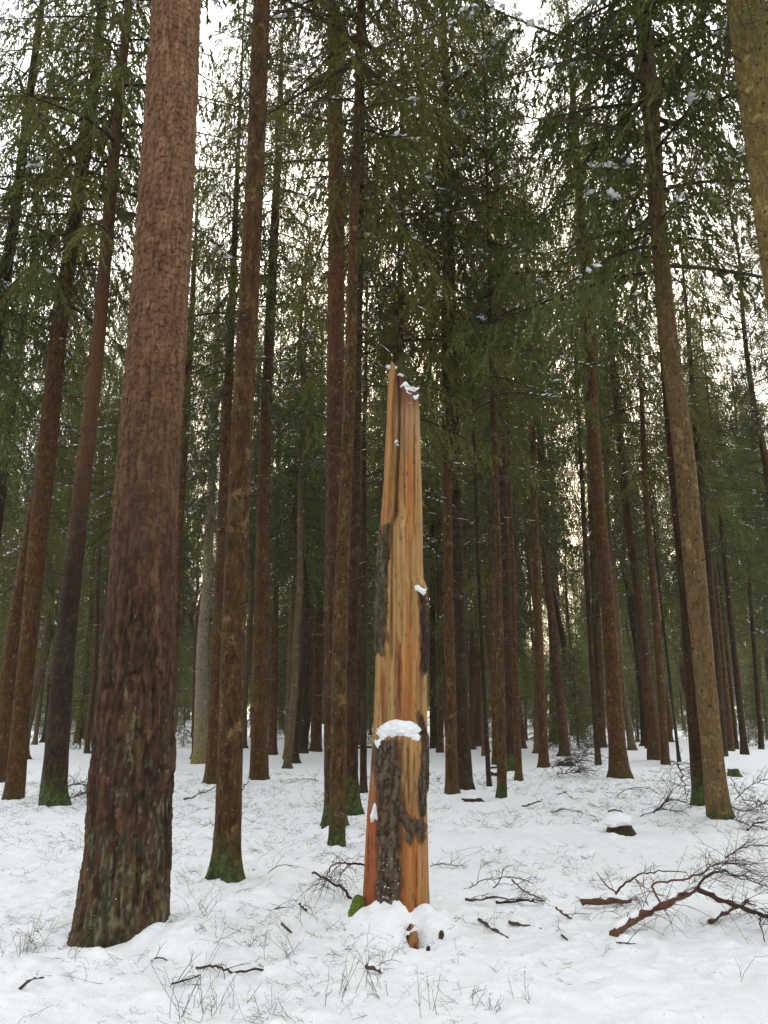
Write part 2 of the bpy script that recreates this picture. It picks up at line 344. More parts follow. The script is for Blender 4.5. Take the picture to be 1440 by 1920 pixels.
# ------------------------------------------------------------------ explicit trees measured in the photograph
# (name, label, category, points (x, y, width) from the root collar up, height, crown base, crown radius, bark, crown style)
T = [
 ('pine_tree', 'thick reddish brown pine with flaky scaled bark and mossy foot in the left foreground', 'tree',
   [(233,1768,172),(238,1650,158),(243,1550,152),(250,1400,140),(262,1240,126),(276,900,112),(300,560,106),(318,250,97),(331,0,88)], 27, 17, 2.6, 'BIG', 'pine'),
 ('spruce_tree', 'straight lichened spruce with a bright green mossy base, just right of the thick flaky pine', 'tree',
   [(424,1656,54),(427,1580,50),(437,1200,43),(449,900,41),(463,633,38),(478,330,34),(488,67,32)], 25, 12.5, 2.3, 'spruce', 'spruce'),
 ('spruce_tree', 'slender spruce with a stick leaning at its dark foot, right of the lichened spruce', 'tree',
   [(487,1466,38),(486,1380,32),(489,1200,28),(494,900,23),(505,633,19),(524,233,13)], 24, 14, 1.9, 'spruce', 'spruce'),
 ('spruce_tree', 'brown spruce half hidden behind the left side of the lichened spruce', 'tree',
   [(399,1472,32),(405,1330,26),(418,960,20),(432,640,15)], 24, 11, 1.9, 'spruce', 'spruce'),
 ('bare_tree', 'pale bleached trunk with yellowish foot, standing between the thick pine and the lichened spruce', 'tree',
   [(375,1434,27),(379,1200,21),(388,1100,19),(397,900,15),(406,650,11)], 19, 8.5, 1.2, 'ghost', 'spruce'),
 ('spruce_tree', 'thin trunk rising along the right edge of the thick flaky pine', 'tree',
   [(315,1445,18),(326,1200,17),(337,967,16),(357,633,13)], 21, 11, 1.6, 'spruce', 'spruce'),
 ('pine_tree', 'dark footed pine left of the thick flaky pine, its upper trunk turning red', 'tree',
   [(98,1514,52),(106,1420,44),(117,1250,40),(130,1133,35),(163,833,29),(185,633,25),(213,300,21)], 25, 12.5, 2.4, 'pine_dark', 'droop'),
 ('spruce_tree', 'brown spruce leaning right, second trunk from left', 'tree',
   [(27,1503,38),(38,1350,31),(54,1200,31),(72,1000,33),(90,833,34),(112,600,29),(140,420,24),(172,200,20),(186,60,17)], 26, 11.5, 2.2, 'spruce', 'spruce'),
 ('spruce_tree', 'brown spruce at the very left edge crossing its neighbour higher up', 'tree',
   [(4,1470,36),(22,1200,27),(50,1040,24),(78,860,19)], 22, 10.5, 2.0, 'spruce', 'spruce'),
 ('spruce_tree', 'dark leaning spruce entering at the upper left edge', 'tree',
   [(-118,1500,30),(-40,900,25),(3,567,21),(28,400,18),(62,133,14)], 24, 8.5, 2.2, 'spruce_dark', 'spruce'),
 ('spruce_tree', 'thin dark spruce rising through the foliage at the left edge', 'tree',
   [(-62,1450,22),(3,920,17),(43,600,12),(62,483,9)], 19, 9, 1.6, 'spruce_dark', 'spruce'),
 ('pine_tree', 'tall dark red pine behind the slim mossy spruce, just left of the broken snag', 'tree',
   [(629,1556,40),(625,1400,36),(624,1097,31),(628,800,31),(631,467,31),(629,230,28),(625,0,24)], 27, 13.5, 2.1, 'pine', 'pine'),
 ('spruce_tree', 'slim brown spruce with a green mossy foot standing in front of the dark red pine', 'tree',
   [(632,1592,33),(634,1480,30),(636,1200,28),(647,941,24),(658,660,21),(662,480,18),(670,233,15),(676,0,10)], 20, 10.6, 1.7, 'spruce', 'spruce'),
 ('spruce_tree', 'dark spruce with flared foot right of the slim mossy spruce', 'tree',
   [(656,1532,38),(659,1450,26),(661,1200,21),(667,900,17),(673,600,12)], 22, 11, 1.8, 'spruce_dark', 'spruce'),
 ('spruce_tree', 'thin dark stem closest to the left side of the broken snag', 'tree',
   [(681,1492,14),(682,1200,10),(682,850,9),(687,640,6)], 16, 10, 1.1, 'spruce_dark', 'spruce'),
 ('spruce_tree', 'slender spruce rising directly behind the broken snag under dark drooping foliage', 'tree',
   [(752,1508,20),(749,1000,15),(750,600,12),(752,330,9),(754,150,6)], 17.5, 8.6, 2.0, 'spruce', 'droop'),
 ('spruce_tree', 'left one of two touching trunks just right of the broken snag', 'tree',
   [(847,1492,24),(845,1300,20),(842,1190,19),(838,900,17),(836,660,15),(835,480,12)], 24, 10.5, 2.5, 'spruce', 'droop'),
 ('spruce_tree', 'thicker dark right one of two touching trunks just right of the broken snag', 'tree',
   [(872,1484,32),(865,1340,28),(860,1190,26),(853,880,21),(850,640,16)], 26, 11.5, 2.3, 'spruce_dark', 'droop'),
 ('spruce_tree', 'spindly dark stem leaning left, right of the two touching trunks', 'tree',
   [(917,1477,9),(898,1100,7),(885,720,5)], 13, 9.5, .9, 'spruce_dark', 'spruce'),
 ('spruce_tree', 'slim green footed spruce in front of the dark pine right of the snag', 'tree',
   [(942,1500,19),(939,1300,16),(935,1100,13),(926,800,11),(921,640,8)], 19, 9, 1.7, 'spruce', 'spruce'),
 ('pine_tree', 'dark pine behind the slim mossy footed spruce, right of the snag', 'tree',
   [(957,1448,25),(951,1250,22),(946,1050,21),(938,700,18),(934,500,14)], 26, 13, 2.1, 'spruce_dark', 'pine'),
 ('spruce_tree', 'thin brown spruce hugging the right side of the dark pine', 'tree',
   [(973,1467,14),(964,1190,9),(957,950,8)], 17, 9.5, 1.4, 'spruce', 'spruce'),
 ('spruce_tree', 'thin stem seen between the spindly leaning stem and the dark pine', 'tree',
   [(929,1437,12),(924,1200,9),(916,900,8)], 18, 9, 1.4, 'spruce', 'spruce'),
 ('spruce_tree', 'slender brown spruce standing alone at the left of the snowy brush patch', 'tree',
   [(1020,1442,19),(1008,1150,15),(998,800,11),(993,650,9)], 22, 10.5, 1.9, 'spruce', 'droop'),
 ('spruce_tree', 'thin black trunk at the right of the snowy brush patch', 'tree',
   [(1122,1437,12),(1101,1100,9),(1086,800,7),(1077,650,5)], 17, 11, 1.3, 'spruce_dark', 'spruce'),
 ('spruce_tree', 'sturdy brown spruce with a forked root foot, right of the thin black trunk', 'tree',
   [(1163,1462,42),(1157,1400,32),(1148,1250,28),(1138,1100,27),(1126,1000,25),(1112,800,23),(1104,600,19)], 26, 12.5, 2.4, 'spruce', 'droop'),
 ('pine_tree', 'dark reddish trunk right of the sturdy fork footed spruce', 'tree',
   [(1229,1427,27),(1214,1280,21),(1196,1100,17),(1176,967,17),(1161,800,14)], 26, 12, 2.0, 'pine', 'spruce'),
 ('spruce_tree', 'grey brown spruce touching the right side of the dark reddish trunk', 'tree',
   [(1249,1436,15),(1228,1126,13),(1210,917,10),(1201,700,7)], 22, 10, 1.8, 'spruce', 'spruce'),
 ('spruce_tree', 'spindly black sapling stem between the grey brown spruce and the bent pale spruce', 'tree',
   [(1274,1433,6),(1246,1190,4.5),(1225,980,4)], 11, 7, .8, 'spruce_dark', 'spruce'),
 ('spruce_tree', 'tall pale brown spruce leaning left on the right side with bright moss at its foot', 'tree',
   [(1347,1540,44),(1338,1430,39),(1320,1256,38),(1303,1067,39),(1281,833,38),(1257,667,34),(1243,533,31),(1226,300,30),(1219,150,26)], 24, 10.3, 2.9, 'spruce_pale', 'droop'),
 ('spruce_tree', 'dark trunk tucked behind the left side of the tall pale leaning spruce', 'tree',
   [(1314,1516,30),(1303,1340,28),(1290,1150,26),(1272,950,24),(1256,780,20)], 25, 11.5, 2.2, 'spruce_dark', 'spruce'),
 ('spruce_tree', 'dark trunk showing behind the right side of the tall pale leaning spruce', 'tree',
   [(1355,1420,20),(1344,1250,17),(1332,1100,15),(1310,860,13)], 23, 10, 2.0, 'spruce_dark', 'spruce'),
 ('spruce_tree', 'thin brown trunk, first one right of the pair at the pale leaning spruce', 'tree',
   [(1372,1408,12),(1350,1170,9),(1325,900,8)], 20, 9, 1.7, 'spruce', 'spruce'),
 ('spruce_tree', 'thinnest grey stem near the small cut stump at the right', 'tree',
   [(1382,1405,7),(1353,1126,5)], 13, 6, 1.2, 'spruce_dark', 'spruce'),
 ('spruce_tree', 'dark straight trunk behind the small cut stump at the right', 'tree',
   [(1397,1415,13),(1368,1139,10),(1350,960,8)], 21, 8.5, 1.8, 'spruce_dark', 'spruce'),
 ('spruce_tree', 'dark thin trunk closest to the right edge of the photo', 'tree',
   [(1428,1405,10),(1410,1152,8),(1385,850,6)], 19, 8, 1.7, 'spruce_dark', 'spruce'),
 ('spruce_tree', 'yellowish spruce trunk with dark knots cutting the upper right corner', 'tree',
   [(1640,1640,98),(1540,1000,84),(1465,467,75),(1433,250,71),(1397,0,66)], 24, 12.0, 2.6, 'yellow', 'spruce'),
 ('spruce_tree', 'brown spruce with its trunk showing high up among hanging foliage, right of centre top', 'tree',
   [(1128,1402,18),(1100,700,13),(1070,140,8)], 27, 15.5, 1.9, 'spruce', 'droop'),
 ('spruce_tree', 'dark distant trunk, fourth one right of the slender spruce with the fallen stick', 'tree',
   [(569,1412,17),(576,1150,12)], 21, 8, 1.9, 'spruce_dark', 'spruce'),
 ('spruce_tree', 'light brown distant trunk, second one right of the slender spruce with the fallen stick', 'tree',
   [(539,1424,14),(545,1200,10)], 21, 8, 1.8, 'spruce_pale', 'spruce'),
 ('spruce_tree', 'brown distant trunk, first one right of the slender spruce with the fallen stick', 'tree',
   [(511,1411,17),(516,1150,12)], 22, 9, 1.9, 'spruce', 'spruce'),
 ('pine_tree', 'reddish distant pine, first one left of the dark red pine', 'tree',
   [(593,1409,21),(597,1150,16)], 24, 11, 1.9, 'pine', 'spruce'),
 ('pine_tree', 'reddish distant trunk right of the two touching trunks', 'tree',
   [(892,1399,24),(889,1180,18)], 25, 11, 2.1, 'pine', 'spruce'),
 ('spruce_tree', 'dark distant trunk next to the lower right side of the broken snag', 'tree',
   [(813,1403,14),(811,1100,10)], 22, 9, 1.8, 'spruce_dark', 'spruce'),
 ('spruce_tree', 'brown distant trunk between the broken snag and the two touching trunks', 'tree',
   [(826,1411,13),(823,1100,10)], 22, 9, 1.8, 'spruce', 'spruce'),
 ('pine_tree', 'thick reddish distant trunk behind the snowy brush patch', 'tree',
   [(1043,1392,27),(1040,1150,20)], 24, 10, 2.0, 'pine', 'spruce'),
]
BASES = [hit(t[3][0][0], t[3][0][1]) for t in T]
SNAG_B = hit(745, 1728); SNAG_Y = float(SNAG_B[1])

# ------------------------------------------------------------------ ground
def ground_z(x, y):
    z = g_low(x, y)
    d = np.hypot(x, y); near = 1 - sst(12, 34, d)
    z = z + near * (.026 * fbm(x * 2.1, y * 2.1, 0, 21, 3) + .050 * np.maximum(0, fbm(x * 5.5, y * 5.5, 0, 31, 3)) + .020 * fbm(x * 13, y * 13, 0, 41, 3))
    for b, t in zip(BASES, T):
        w = t[3][0][2] * depth(b) / FPX
        if b[1] < 30:
            q = ((x - b[0]) ** 2 + (y - b[1]) ** 2)
            z = z + .055 * np.exp(-q / (w * .9 + .12) ** 2) * (1 + .5 * vn(x * 7, y * 7, 0, 3))
    pb = BASES[0]; z = z + .11 * np.exp(-(((x - pb[0] - .40) / .30) ** 2 + ((y - pb[1] + .12) / .30) ** 2) ** 1.6) * (1 + .6 * fbm(x * 9, y * 9, 0, 12, 3))
    # drift against the snag: high on its left front, lower at the right
    sx, sy = SNAG_B[0], SNAG_B[1]
    z = z + .16 * np.exp(-(((x - sx + .04) / .27) ** 2 + ((y - sy + .32) / .24) ** 2) ** 1.4) * .85 * (1 + .6 * fbm(x * 9, y * 9, 0, 8, 4))
    z = z + .10 * np.exp(-(((x - sx - .26) / .16) ** 2 + ((y - sy + .22) / .2) ** 2)) * .75 * (1 + .45 * fbm(x * 12, y * 12, 0, 14, 4))
    z = z + .06 * np.exp(-(((x - sx) / .6) ** 2 + ((y - sy) / .5) ** 2))
    z = z - .20 * np.exp(-(((x - sx - .112) / .085) ** 2 + ((y - sy + .46) / .16) ** 2))
    return z
def axis(parts):
    a = [parts[0][0]]
    for (s, e, st) in parts:
        n = max(1, int(round((e - s) / st))); a += list(np.linspace(s, e, n + 1)[1:])
    return np.array(a)
xs = axis([(-400, -80, 20), (-80, -30, 2.5), (-30, -9, .5), (-9, -3.4, .08), (-3.4, 3.4, .026), (3.4, 9, .08), (9, 30, .5), (30, 80, 2.5), (80, 400, 20)])
ys = axis([(-400, -60, 20), (-60, -8, 3), (-8, 2.6, .35), (2.6, 7.6, .026), (7.6, 14, .07), (14, 30, .3), (30, 120, 2), (120, 400, 20)])
X, Y = np.meshgrid(xs, ys)
Z = ground_z(X, Y)
nx, ny = len(xs), len(ys)
i = np.arange(ny - 1)[:, None] * nx; j = np.arange(nx - 1)[None]
GF = np.stack([i + j, i + j + 1, i + nx + j + 1, i + nx + j], -1).reshape(-1, 4)
gnd = obj('snow_ground', make_mesh('snow_ground', np.stack([X, Y, Z], -1).reshape(-1, 3), [GF], [M['snow_ground']]))
tag(gnd, 'uneven snow covering the forest floor', None, None, 'structure')
def gz(x, y): return float(ground_z(np.array([x]), np.array([y]))[0])

# ------------------------------------------------------------------ crowns (shared meshes)
def lump(mb, p, s, rng, sub=0, m=0, ax=None):
    V, F = ICO[sub]
    V = V * s * (1 + .25 * rng.standard_normal((len(V), 1)) * (sub < 2))
    if ax is not None:
        c, t = math.cos(ax), math.sin(ax); V = V @ np.array([[c, t, 0], [-t, c, 0], [0, 0, 1]])
    mb.add(V + p, F, m)

def gen_crown(seed, style):
    rng = np.random.default_rng(seed)
    Lc, Rr = 14.0, 2.2
    fo, sn = MB(), MB()
    nb = {'pine': 90, 'droop': 100, 'spruce': 96}[style]
    TW = []
    for i in range(nb):
        t = (i + rng.random()) / nb
        t = t ** (.9 if style != 'pine' else .8)
        zc = Lc * t
        if style == 'pine':
            bl = Rr * (.55 + .6 * rng.random()) * (math.sin(min(1, .25 + t) * math.pi * .62) ** 1.0) * (1.05 - .55 * t)
            e0, dr, up = R(8 + 40 * t + rng.normal(0, 8)), .25, .15
        else:
            bl = Rr * ((1 - t) ** .66) * rng.choice([.6, .85, 1.1, 1.35]) * (.85 + .3 * rng.random()) + .18
            if t < .18: bl *= .55 + .5 * rng.random()
            e0 = R(-12 + 45 * t + rng.normal(0, 6)); dr = (.75 if style == 'droop' else .5) * (1.1 - .7 * t); up = .28
        az = i * 2.39996 + rng.normal(0, .35)
        out = np.array([math.cos(az), math.sin(az), 0.]); side = np.array([-out[1], out[0], 0.])
        bend = rng.normal(0, .12)
        def P(s):
            s = np.asarray(s, float)[..., None]
            return np.array([0, 0, zc]) + out * bl * s + side * bend * bl * s ** 2 + np.array([0, 0, 1.]) * bl * (math.tan(e0) * s - dr * s ** 2 + up * s ** 4)
        ss = np.linspace(0, 1, 7)
        fo.tube(P(ss), np.linspace(.022 * bl / 1.6 + .004, .004, 7), 3, 1, rng.random())
        if style == 'pine':
            # tufts toward the end of the limb
            nt_ = int(10 + bl * 9)
            for k in range(nt_):
                s = .25 + .75 * rng.random(); p = P(s) + rng.normal(0, .16 + .12 * s, 3) * (1, 1, .6)
                n = 24
                d = nrm(rng.normal(0, 1, (n, 3)) + (0, 0, .5) + out * .4)
                TW.append((np.repeat(p[None], n, 0) + rng.normal(0, .05, (n, 3)), d, rng.uniform(.08, .17, n), rng.uniform(.008, .014, n), np.full(n, rng.random())))
        else:
            ns = max(3, int(bl * 15))
            s = np.sort(rng.uniform(.10, 1, ns)); base = P(s)
            sg = np.where(np.arange(ns) % 2 == 0, 1., -1.)
            hang = rng.uniform(1.2, 3.4, ns) if style == 'droop' else rng.uniform(.5, 2.2, ns)
            d = nrm(side * sg[:, None] * rng.uniform(.35, 1, (ns, 1)) + out * rng.uniform(.25, .8, (ns, 1)) - np.array([0, 0, 1.]) * hang[:, None])
            ll = (.22 + .52 * np.sin(np.clip(s * 1.05, 0, 1) * np.pi) ** .7) * (.55 + .6 * rng.random(ns)) * min(1.25, .55 + bl * .35)
            btint = rng.random()
            for q in range(ns):
                n = max(6, int(ll[q] * 42)); u = np.sort(rng.random(n))
                p = base[q] + d[q] * (u * ll[q])[:, None] - np.array([0, 0, 1.]) * (u ** 2 * ll[q] * .3)[:, None]
                tw = nrm(d[q] * .9 + rng.normal(0, .34, (n, 3)) - np.array([0, 0, .7]))
                TW.append((p, tw, rng.uniform(.06, .14, n), rng.uniform(.009, .018, n), np.full(n, np.clip(.5 * btint + .5 * rng.random(), 0, 1))))
            n = int(bl * 9); u = rng.uniform(.3, 1, n)      # shoots on the limb itself
            TW.append((P(u), nrm(out + rng.normal(0, .5, (n, 3))), rng.uniform(.06, .12, n), rng.uniform(.008, .015, n), np.full(n, btint)))
        if rng.random() < .5:
            a0 = rng.uniform(.15, .75); a1 = min(1, a0 + rng.uniform(.12, .55))
            for s1 in np.arange(a0, a1, .06 / max(bl, .4)):
                if rng.random() < .7:
                    k = rng.uniform(.016, .040) * (1.35 if style == 'droop' else 1)
                    lump(sn, P(s1) + side * rng.normal(0, .06) + np.array([0, 0, .012]), np.array([k * 1.7, k * 1.1, k * .6]), rng, 0, 0, az + rng.normal(0, .5))
    p, d, l, w, tt = [np.concatenate(q) for q in zip(*TW)]
    side = nrm(np.cross(d, rng.normal(0, 1, d.shape)))
    n = len(p)
    V = np.stack([p, p + d * (l * .45)[:, None] + side * w[:, None], p + d * l[:, None], p + d * (l * .45)[:, None] - side * w[:, None]], 1).reshape(-1, 3)
    F = np.arange(n * 4).reshape(-1, 4)
    fo.add(V, F, 0, np.repeat(tt, 4))
    nm = M['needle_pine'] if style == 'pine' else M['needle']
    return fo.build('crown_' + style, [nm, M['limb']], False), sn.build('crown_snow', [M['snow']], True)

def gen_dead(seed, n, Lh, lmin, lmax, snow=.5):
    rng = np.random.default_rng(seed); mb = MB()
    for i in range(n):
        z = Lh * (i + rng.random()) / n; az = rng.uniform(0, 6.283); L_ = rng.uniform(lmin, lmax) * (.5 + .6 * z / Lh)
        out = np.array([math.cos(az), math.sin(az), 0.]); side = np.array([-out[1], out[0], 0.])
        s = np.linspace(0, 1, 6)[:, None]
        P = np.array([0, 0, z]) + out * L_ * s + side * rng.normal(0, .15) * L_ * s ** 2 + np.array([0, 0, 1.]) * L_ * (rng.uniform(-.25, .2) * s - rng.uniform(.05, .4) * s ** 2)
        mb.tube(P, np.linspace(.009, .0025, 6), 3, 0, rng.random())
        for k in range(rng.integers(2, 6)):
            a = rng.uniform(.25, .95); q = P[int(a * 5)]
            dd = nrm((side * rng.choice([-1, 1]) * .8 + out * .5 + np.array([0, 0, rng.uniform(-.6, .1)]))[None])[0]
            l2 = L_ * rng.uniform(.12, .35)
            mb.tube(np.array([q, q + dd * l2 * .5, q + dd * l2 + (0, 0, -.05 * l2)]), [.005, .004, .002], 3, 0, rng.random())
        if rng.random() < snow:
            a, b = sorted(rng.uniform(.1, 1, 2)); ia, ib = int(a * 5), int(b * 5) + 1
            for q in range(ia, ib):
                if rng.random() < .55:
                    f0, f1 = sorted(rng.random(2)); e0, e1 = P[q] + (P[q+1] - P[q]) * f0, P[q] + (P[q+1] - P[q]) * f1
                    mb.tube(np.array([e0, (e0 + e1) / 2 + (0, 0, .004), e1]) + (0, 0, .006), [.002, .0065, .002], 4, 1)
    return mb.build('dead_branches', [M['limb'], M['snow']])

CR = {'spruce': [gen_crown(s, 'spruce') for s in (1, 2, 3, 4)], 'droop': [gen_crown(s, 'droop') for s in (11, 12, 13)], 'pine': [gen_crown(s, 'pine') for s in (21, 22)]}
DEAD = [gen_dead(s, 56, 7.0, .4, 1.7, .4) for s in (31, 32, 33)]
rngT = np.random.default_rng(77)

def dress(root, base_p, top_p, Rc, style, yaw, k, dead=True, low=0.0, dens=1):
    """crown, its snow and the dead lower branches, as parts of the tree"""
    ax = Vector(top_p - base_p); Ln = ax.length; Rc = Rc * 1.05
    q = Vector((0, 0, 1)).rotation_difference(ax.normalized()) @ Matrix.Rotation(yaw, 3, 'Z').to_quaternion()
    cr, sn = CR[style][k % len(CR[style])]
    for nm_, me in (('crown', cr), ('crown_snow', sn)):
        o = obj(nm_, me, root, tuple(base_p))
        if nm_ == 'crown_snow': o['kind'] = 'stuff'
        o.rotation_mode = 'QUATERNION'; o.rotation_quaternion = q
        o.scale = (Rc / 2.2, Rc / 2.2, Ln / 14.0)
    if dead:
        h0 = max(low, base_p[2] - 6.5)
        o = obj('dead_branches', DEAD[k % 3], root, (base_p[0] * h0 / base_p[2], base_p[1], h0))
        o.rotation_euler = (0, 0, yaw); o.scale = (1, 1, (base_p[2] - h0) / 7.0 + .05)

def trunk_mesh(C, Rad, zs, sides, seed, amp, flare=True, mat=None):
    th = np.arange(sides) / sides * 2 * np.pi
    ZZ, TH = np.meshgrid(zs, th, indexing='ij')
    c, s = np.cos(TH), np.sin(TH)
    rad = Rad[:, None] * (1 + .035 * fbm(c * 1.5, s * 1.5, ZZ * 1.2, seed, 3)) + amp * fbm(c * 7, s * 7, ZZ * 5.0, seed + 3, 4)
    if flare:
        fl = np.exp(-np.maximum(ZZ, 0) / .16) * .5 * (np.clip(fbm(c * 2.2, s * 2.2, 0, seed + 9, 2) * 2.4 + .3, -.2, 1.3))
        rad = rad * (1 + fl)
    V = np.stack([C[:, 0][:, None] + rad * c, C[:, 1][:, None] + rad * s, ZZ], -1).reshape(-1, 3)
    n = len(zs); i = np.arange(n - 1)[:, None] * sides; j = np.arange(sides)[None]
    F = np.stack([i + j, i + (j + 1) % sides, i + sides + (j + 1) % sides, i + sides + j], -1).reshape(-1, 4)
    return V, F, ZZ, TH, rad

def smooth_interp(z, zk, vk, w=.6):
    g = np.linspace(min(zk) - 1, max(zk) + 1, 400); v = np.interp(g, zk, vk)
    n = max(1, int(w / (g[1] - g[0]))); ker = np.ones(2 * n + 1) / (2 * n + 1)
    v = np.convolve(np.pad(v, n, mode='edge'), ker, 'valid')
    return np.interp(z, g, v)

def build_tree(idx, rec):
    name, label, cat, pts, H, cb, Rc, mat, style = rec
    B = BASES[idx].copy(); B[2] = float(g_low(B[0], B[1]))
    root = empty(name, tuple(B)); tag(root, label, cat, 'named forest trees' if False else None)
    zk, ck, rk = [], [], []
    for (px, py, w) in pts:
        p = onplane(px, py, B[1]); zk.append(p[2] - B[2]); ck.append(p[0] - B[0]); rk.append(w * .5 * depth(p) / FPX)
    zk[0] = 0.0; ck[0] = 0.0
    # upward continuation beyond the last measured point
    sl = (ck[-1] - ck[0]) / max(zk[-1] - zk[0], .1)
    z2 = zk[-1]; 
    if H > z2 + 1:
        for f_ in (.33, .66, 1.0):
            z3 = z2 + (H - z2) * f_; zk.append(z3); ck.append(ck[len(pts) - 1] + sl * (z3 - z2) * .9)
            rk.append(max(.015, rk[len(pts) - 1] * (1 - f_) ** .85))
    else:
        H = z2 + .5; zk.append(H); ck.append(ck[-1]); rk.append(rk[-1] * .6)
    zk = np.array(zk); ck = np.array(ck); rk = np.array(rk)
    zk = np.maximum.accumulate(zk + np.arange(len(zk)) * 1e-4)
    def cen(z): return np.stack([smooth_interp(z, zk, ck, .8), 0 * z], -1)
    def rad(z): return np.interp(z, zk, rk)
    D = B[1]
    if mat == 'BIG':
        big_pine(root, cen, rad, H)
    else:
        step = .035 if D < 9 else (.07 if D < 14 else (.16 if D < 26 else .35)); sides = 72 if D < 9 else (44 if D < 14 else (22 if D < 26 else 12))
        zt = min(H, CAMH + D * 1.2 + 1)
        zs = np.concatenate([np.arange(-.25, zt, step), np.arange(zt, H, .5), [H]])
        V, F, *_ = trunk_mesh(cen(zs), rad(zs), zs, sides, idx * 7 + 3, .007 if D < 26 else .0)
        obj('trunk', make_mesh('trunk', V, [F], [M[mat + '_far'] if (D > 15.8 and mat + '_far' in M and 'mossy' not in label) else M[mat]]), root)
        if D < 26:                      # snapped branch stubs
            rg = np.random.default_rng(idx + 500); mb = MB()
            for z in rg.uniform(1.6, min(cb, 14), int(30 + 4 * cb)):
                a = rg.uniform(0, 6.283); o = np.array([math.cos(a), math.sin(a), rg.uniform(-.25, .35)])
                c0 = np.array([*cen(np.array([z]))[0], z]); r0 = float(rad(np.array([z]))[0]); L_ = rg.uniform(.02, .09) if rg.random() < .7 else rg.uniform(.1, .4)
                mb.tube(np.array([c0 + o * (r0 - .02), c0 + o * (r0 + L_ * .6), c0 + o * (r0 + L_)]), [.012, .009, .005], 4, 0, rg.random(), True)
            obj('branch_stub', mb.build('branch_stub', [M['limb']]), root)['kind'] = 'stuff'
    cb = cb - (1.2 if D < 16 else .6)
    cbp = np.array([*cen(np.array([cb]))[0], cb]); tp = np.array([*cen(np.array([H]))[0], H])
    dress(root, cbp, tp, Rc * (1.16 if D < 16 else 1.02), style, rngT.uniform(0, 6.28), idx, dead=(mat not in ('BIG',)), low=(4.5 if D < 12 else 3.0))
    return root

# ------------------------------------------------------------------ the thick flaky pine
def pine_big_mat():
    m, nt, ns, L = newmat('thick_pine_bark')
    at = ns.new('ShaderNodeAttribute'); at.attribute_name = 'bark'
    v = coords(nt, (1, 1, .5), False); n = noise(nt, v, 55, 5, .7); n2 = noise(nt, v, 16, 4, .6)
    hsv = mixc(nt, math_(nt, 'MULTIPLY', ramp(nt, n, .35, .7), .55), at.outputs['Color'], mixc(nt, .55, at.outputs['Color'], (.02, .012, .008)))
    col = mixc(nt, math_(nt, 'MULTIPLY', ramp(nt, n2, .55, .75), .35), hsv, mixc(nt, .5, at.outputs['Color'], (.20, .15, .11)))
    s = ramp(nt, noise(nt, coords(nt, (1, 1, 1), False), 48, 1, .5), .815, .84)
    col = mixc(nt, s, col, (.75, .78, .8))
    principled(nt, col, .9, math_(nt, 'ADD', n, math_(nt, 'MULTIPLY', n2, .5)), 1.0, .016)
    return m
M['big'] = pine_big_mat()

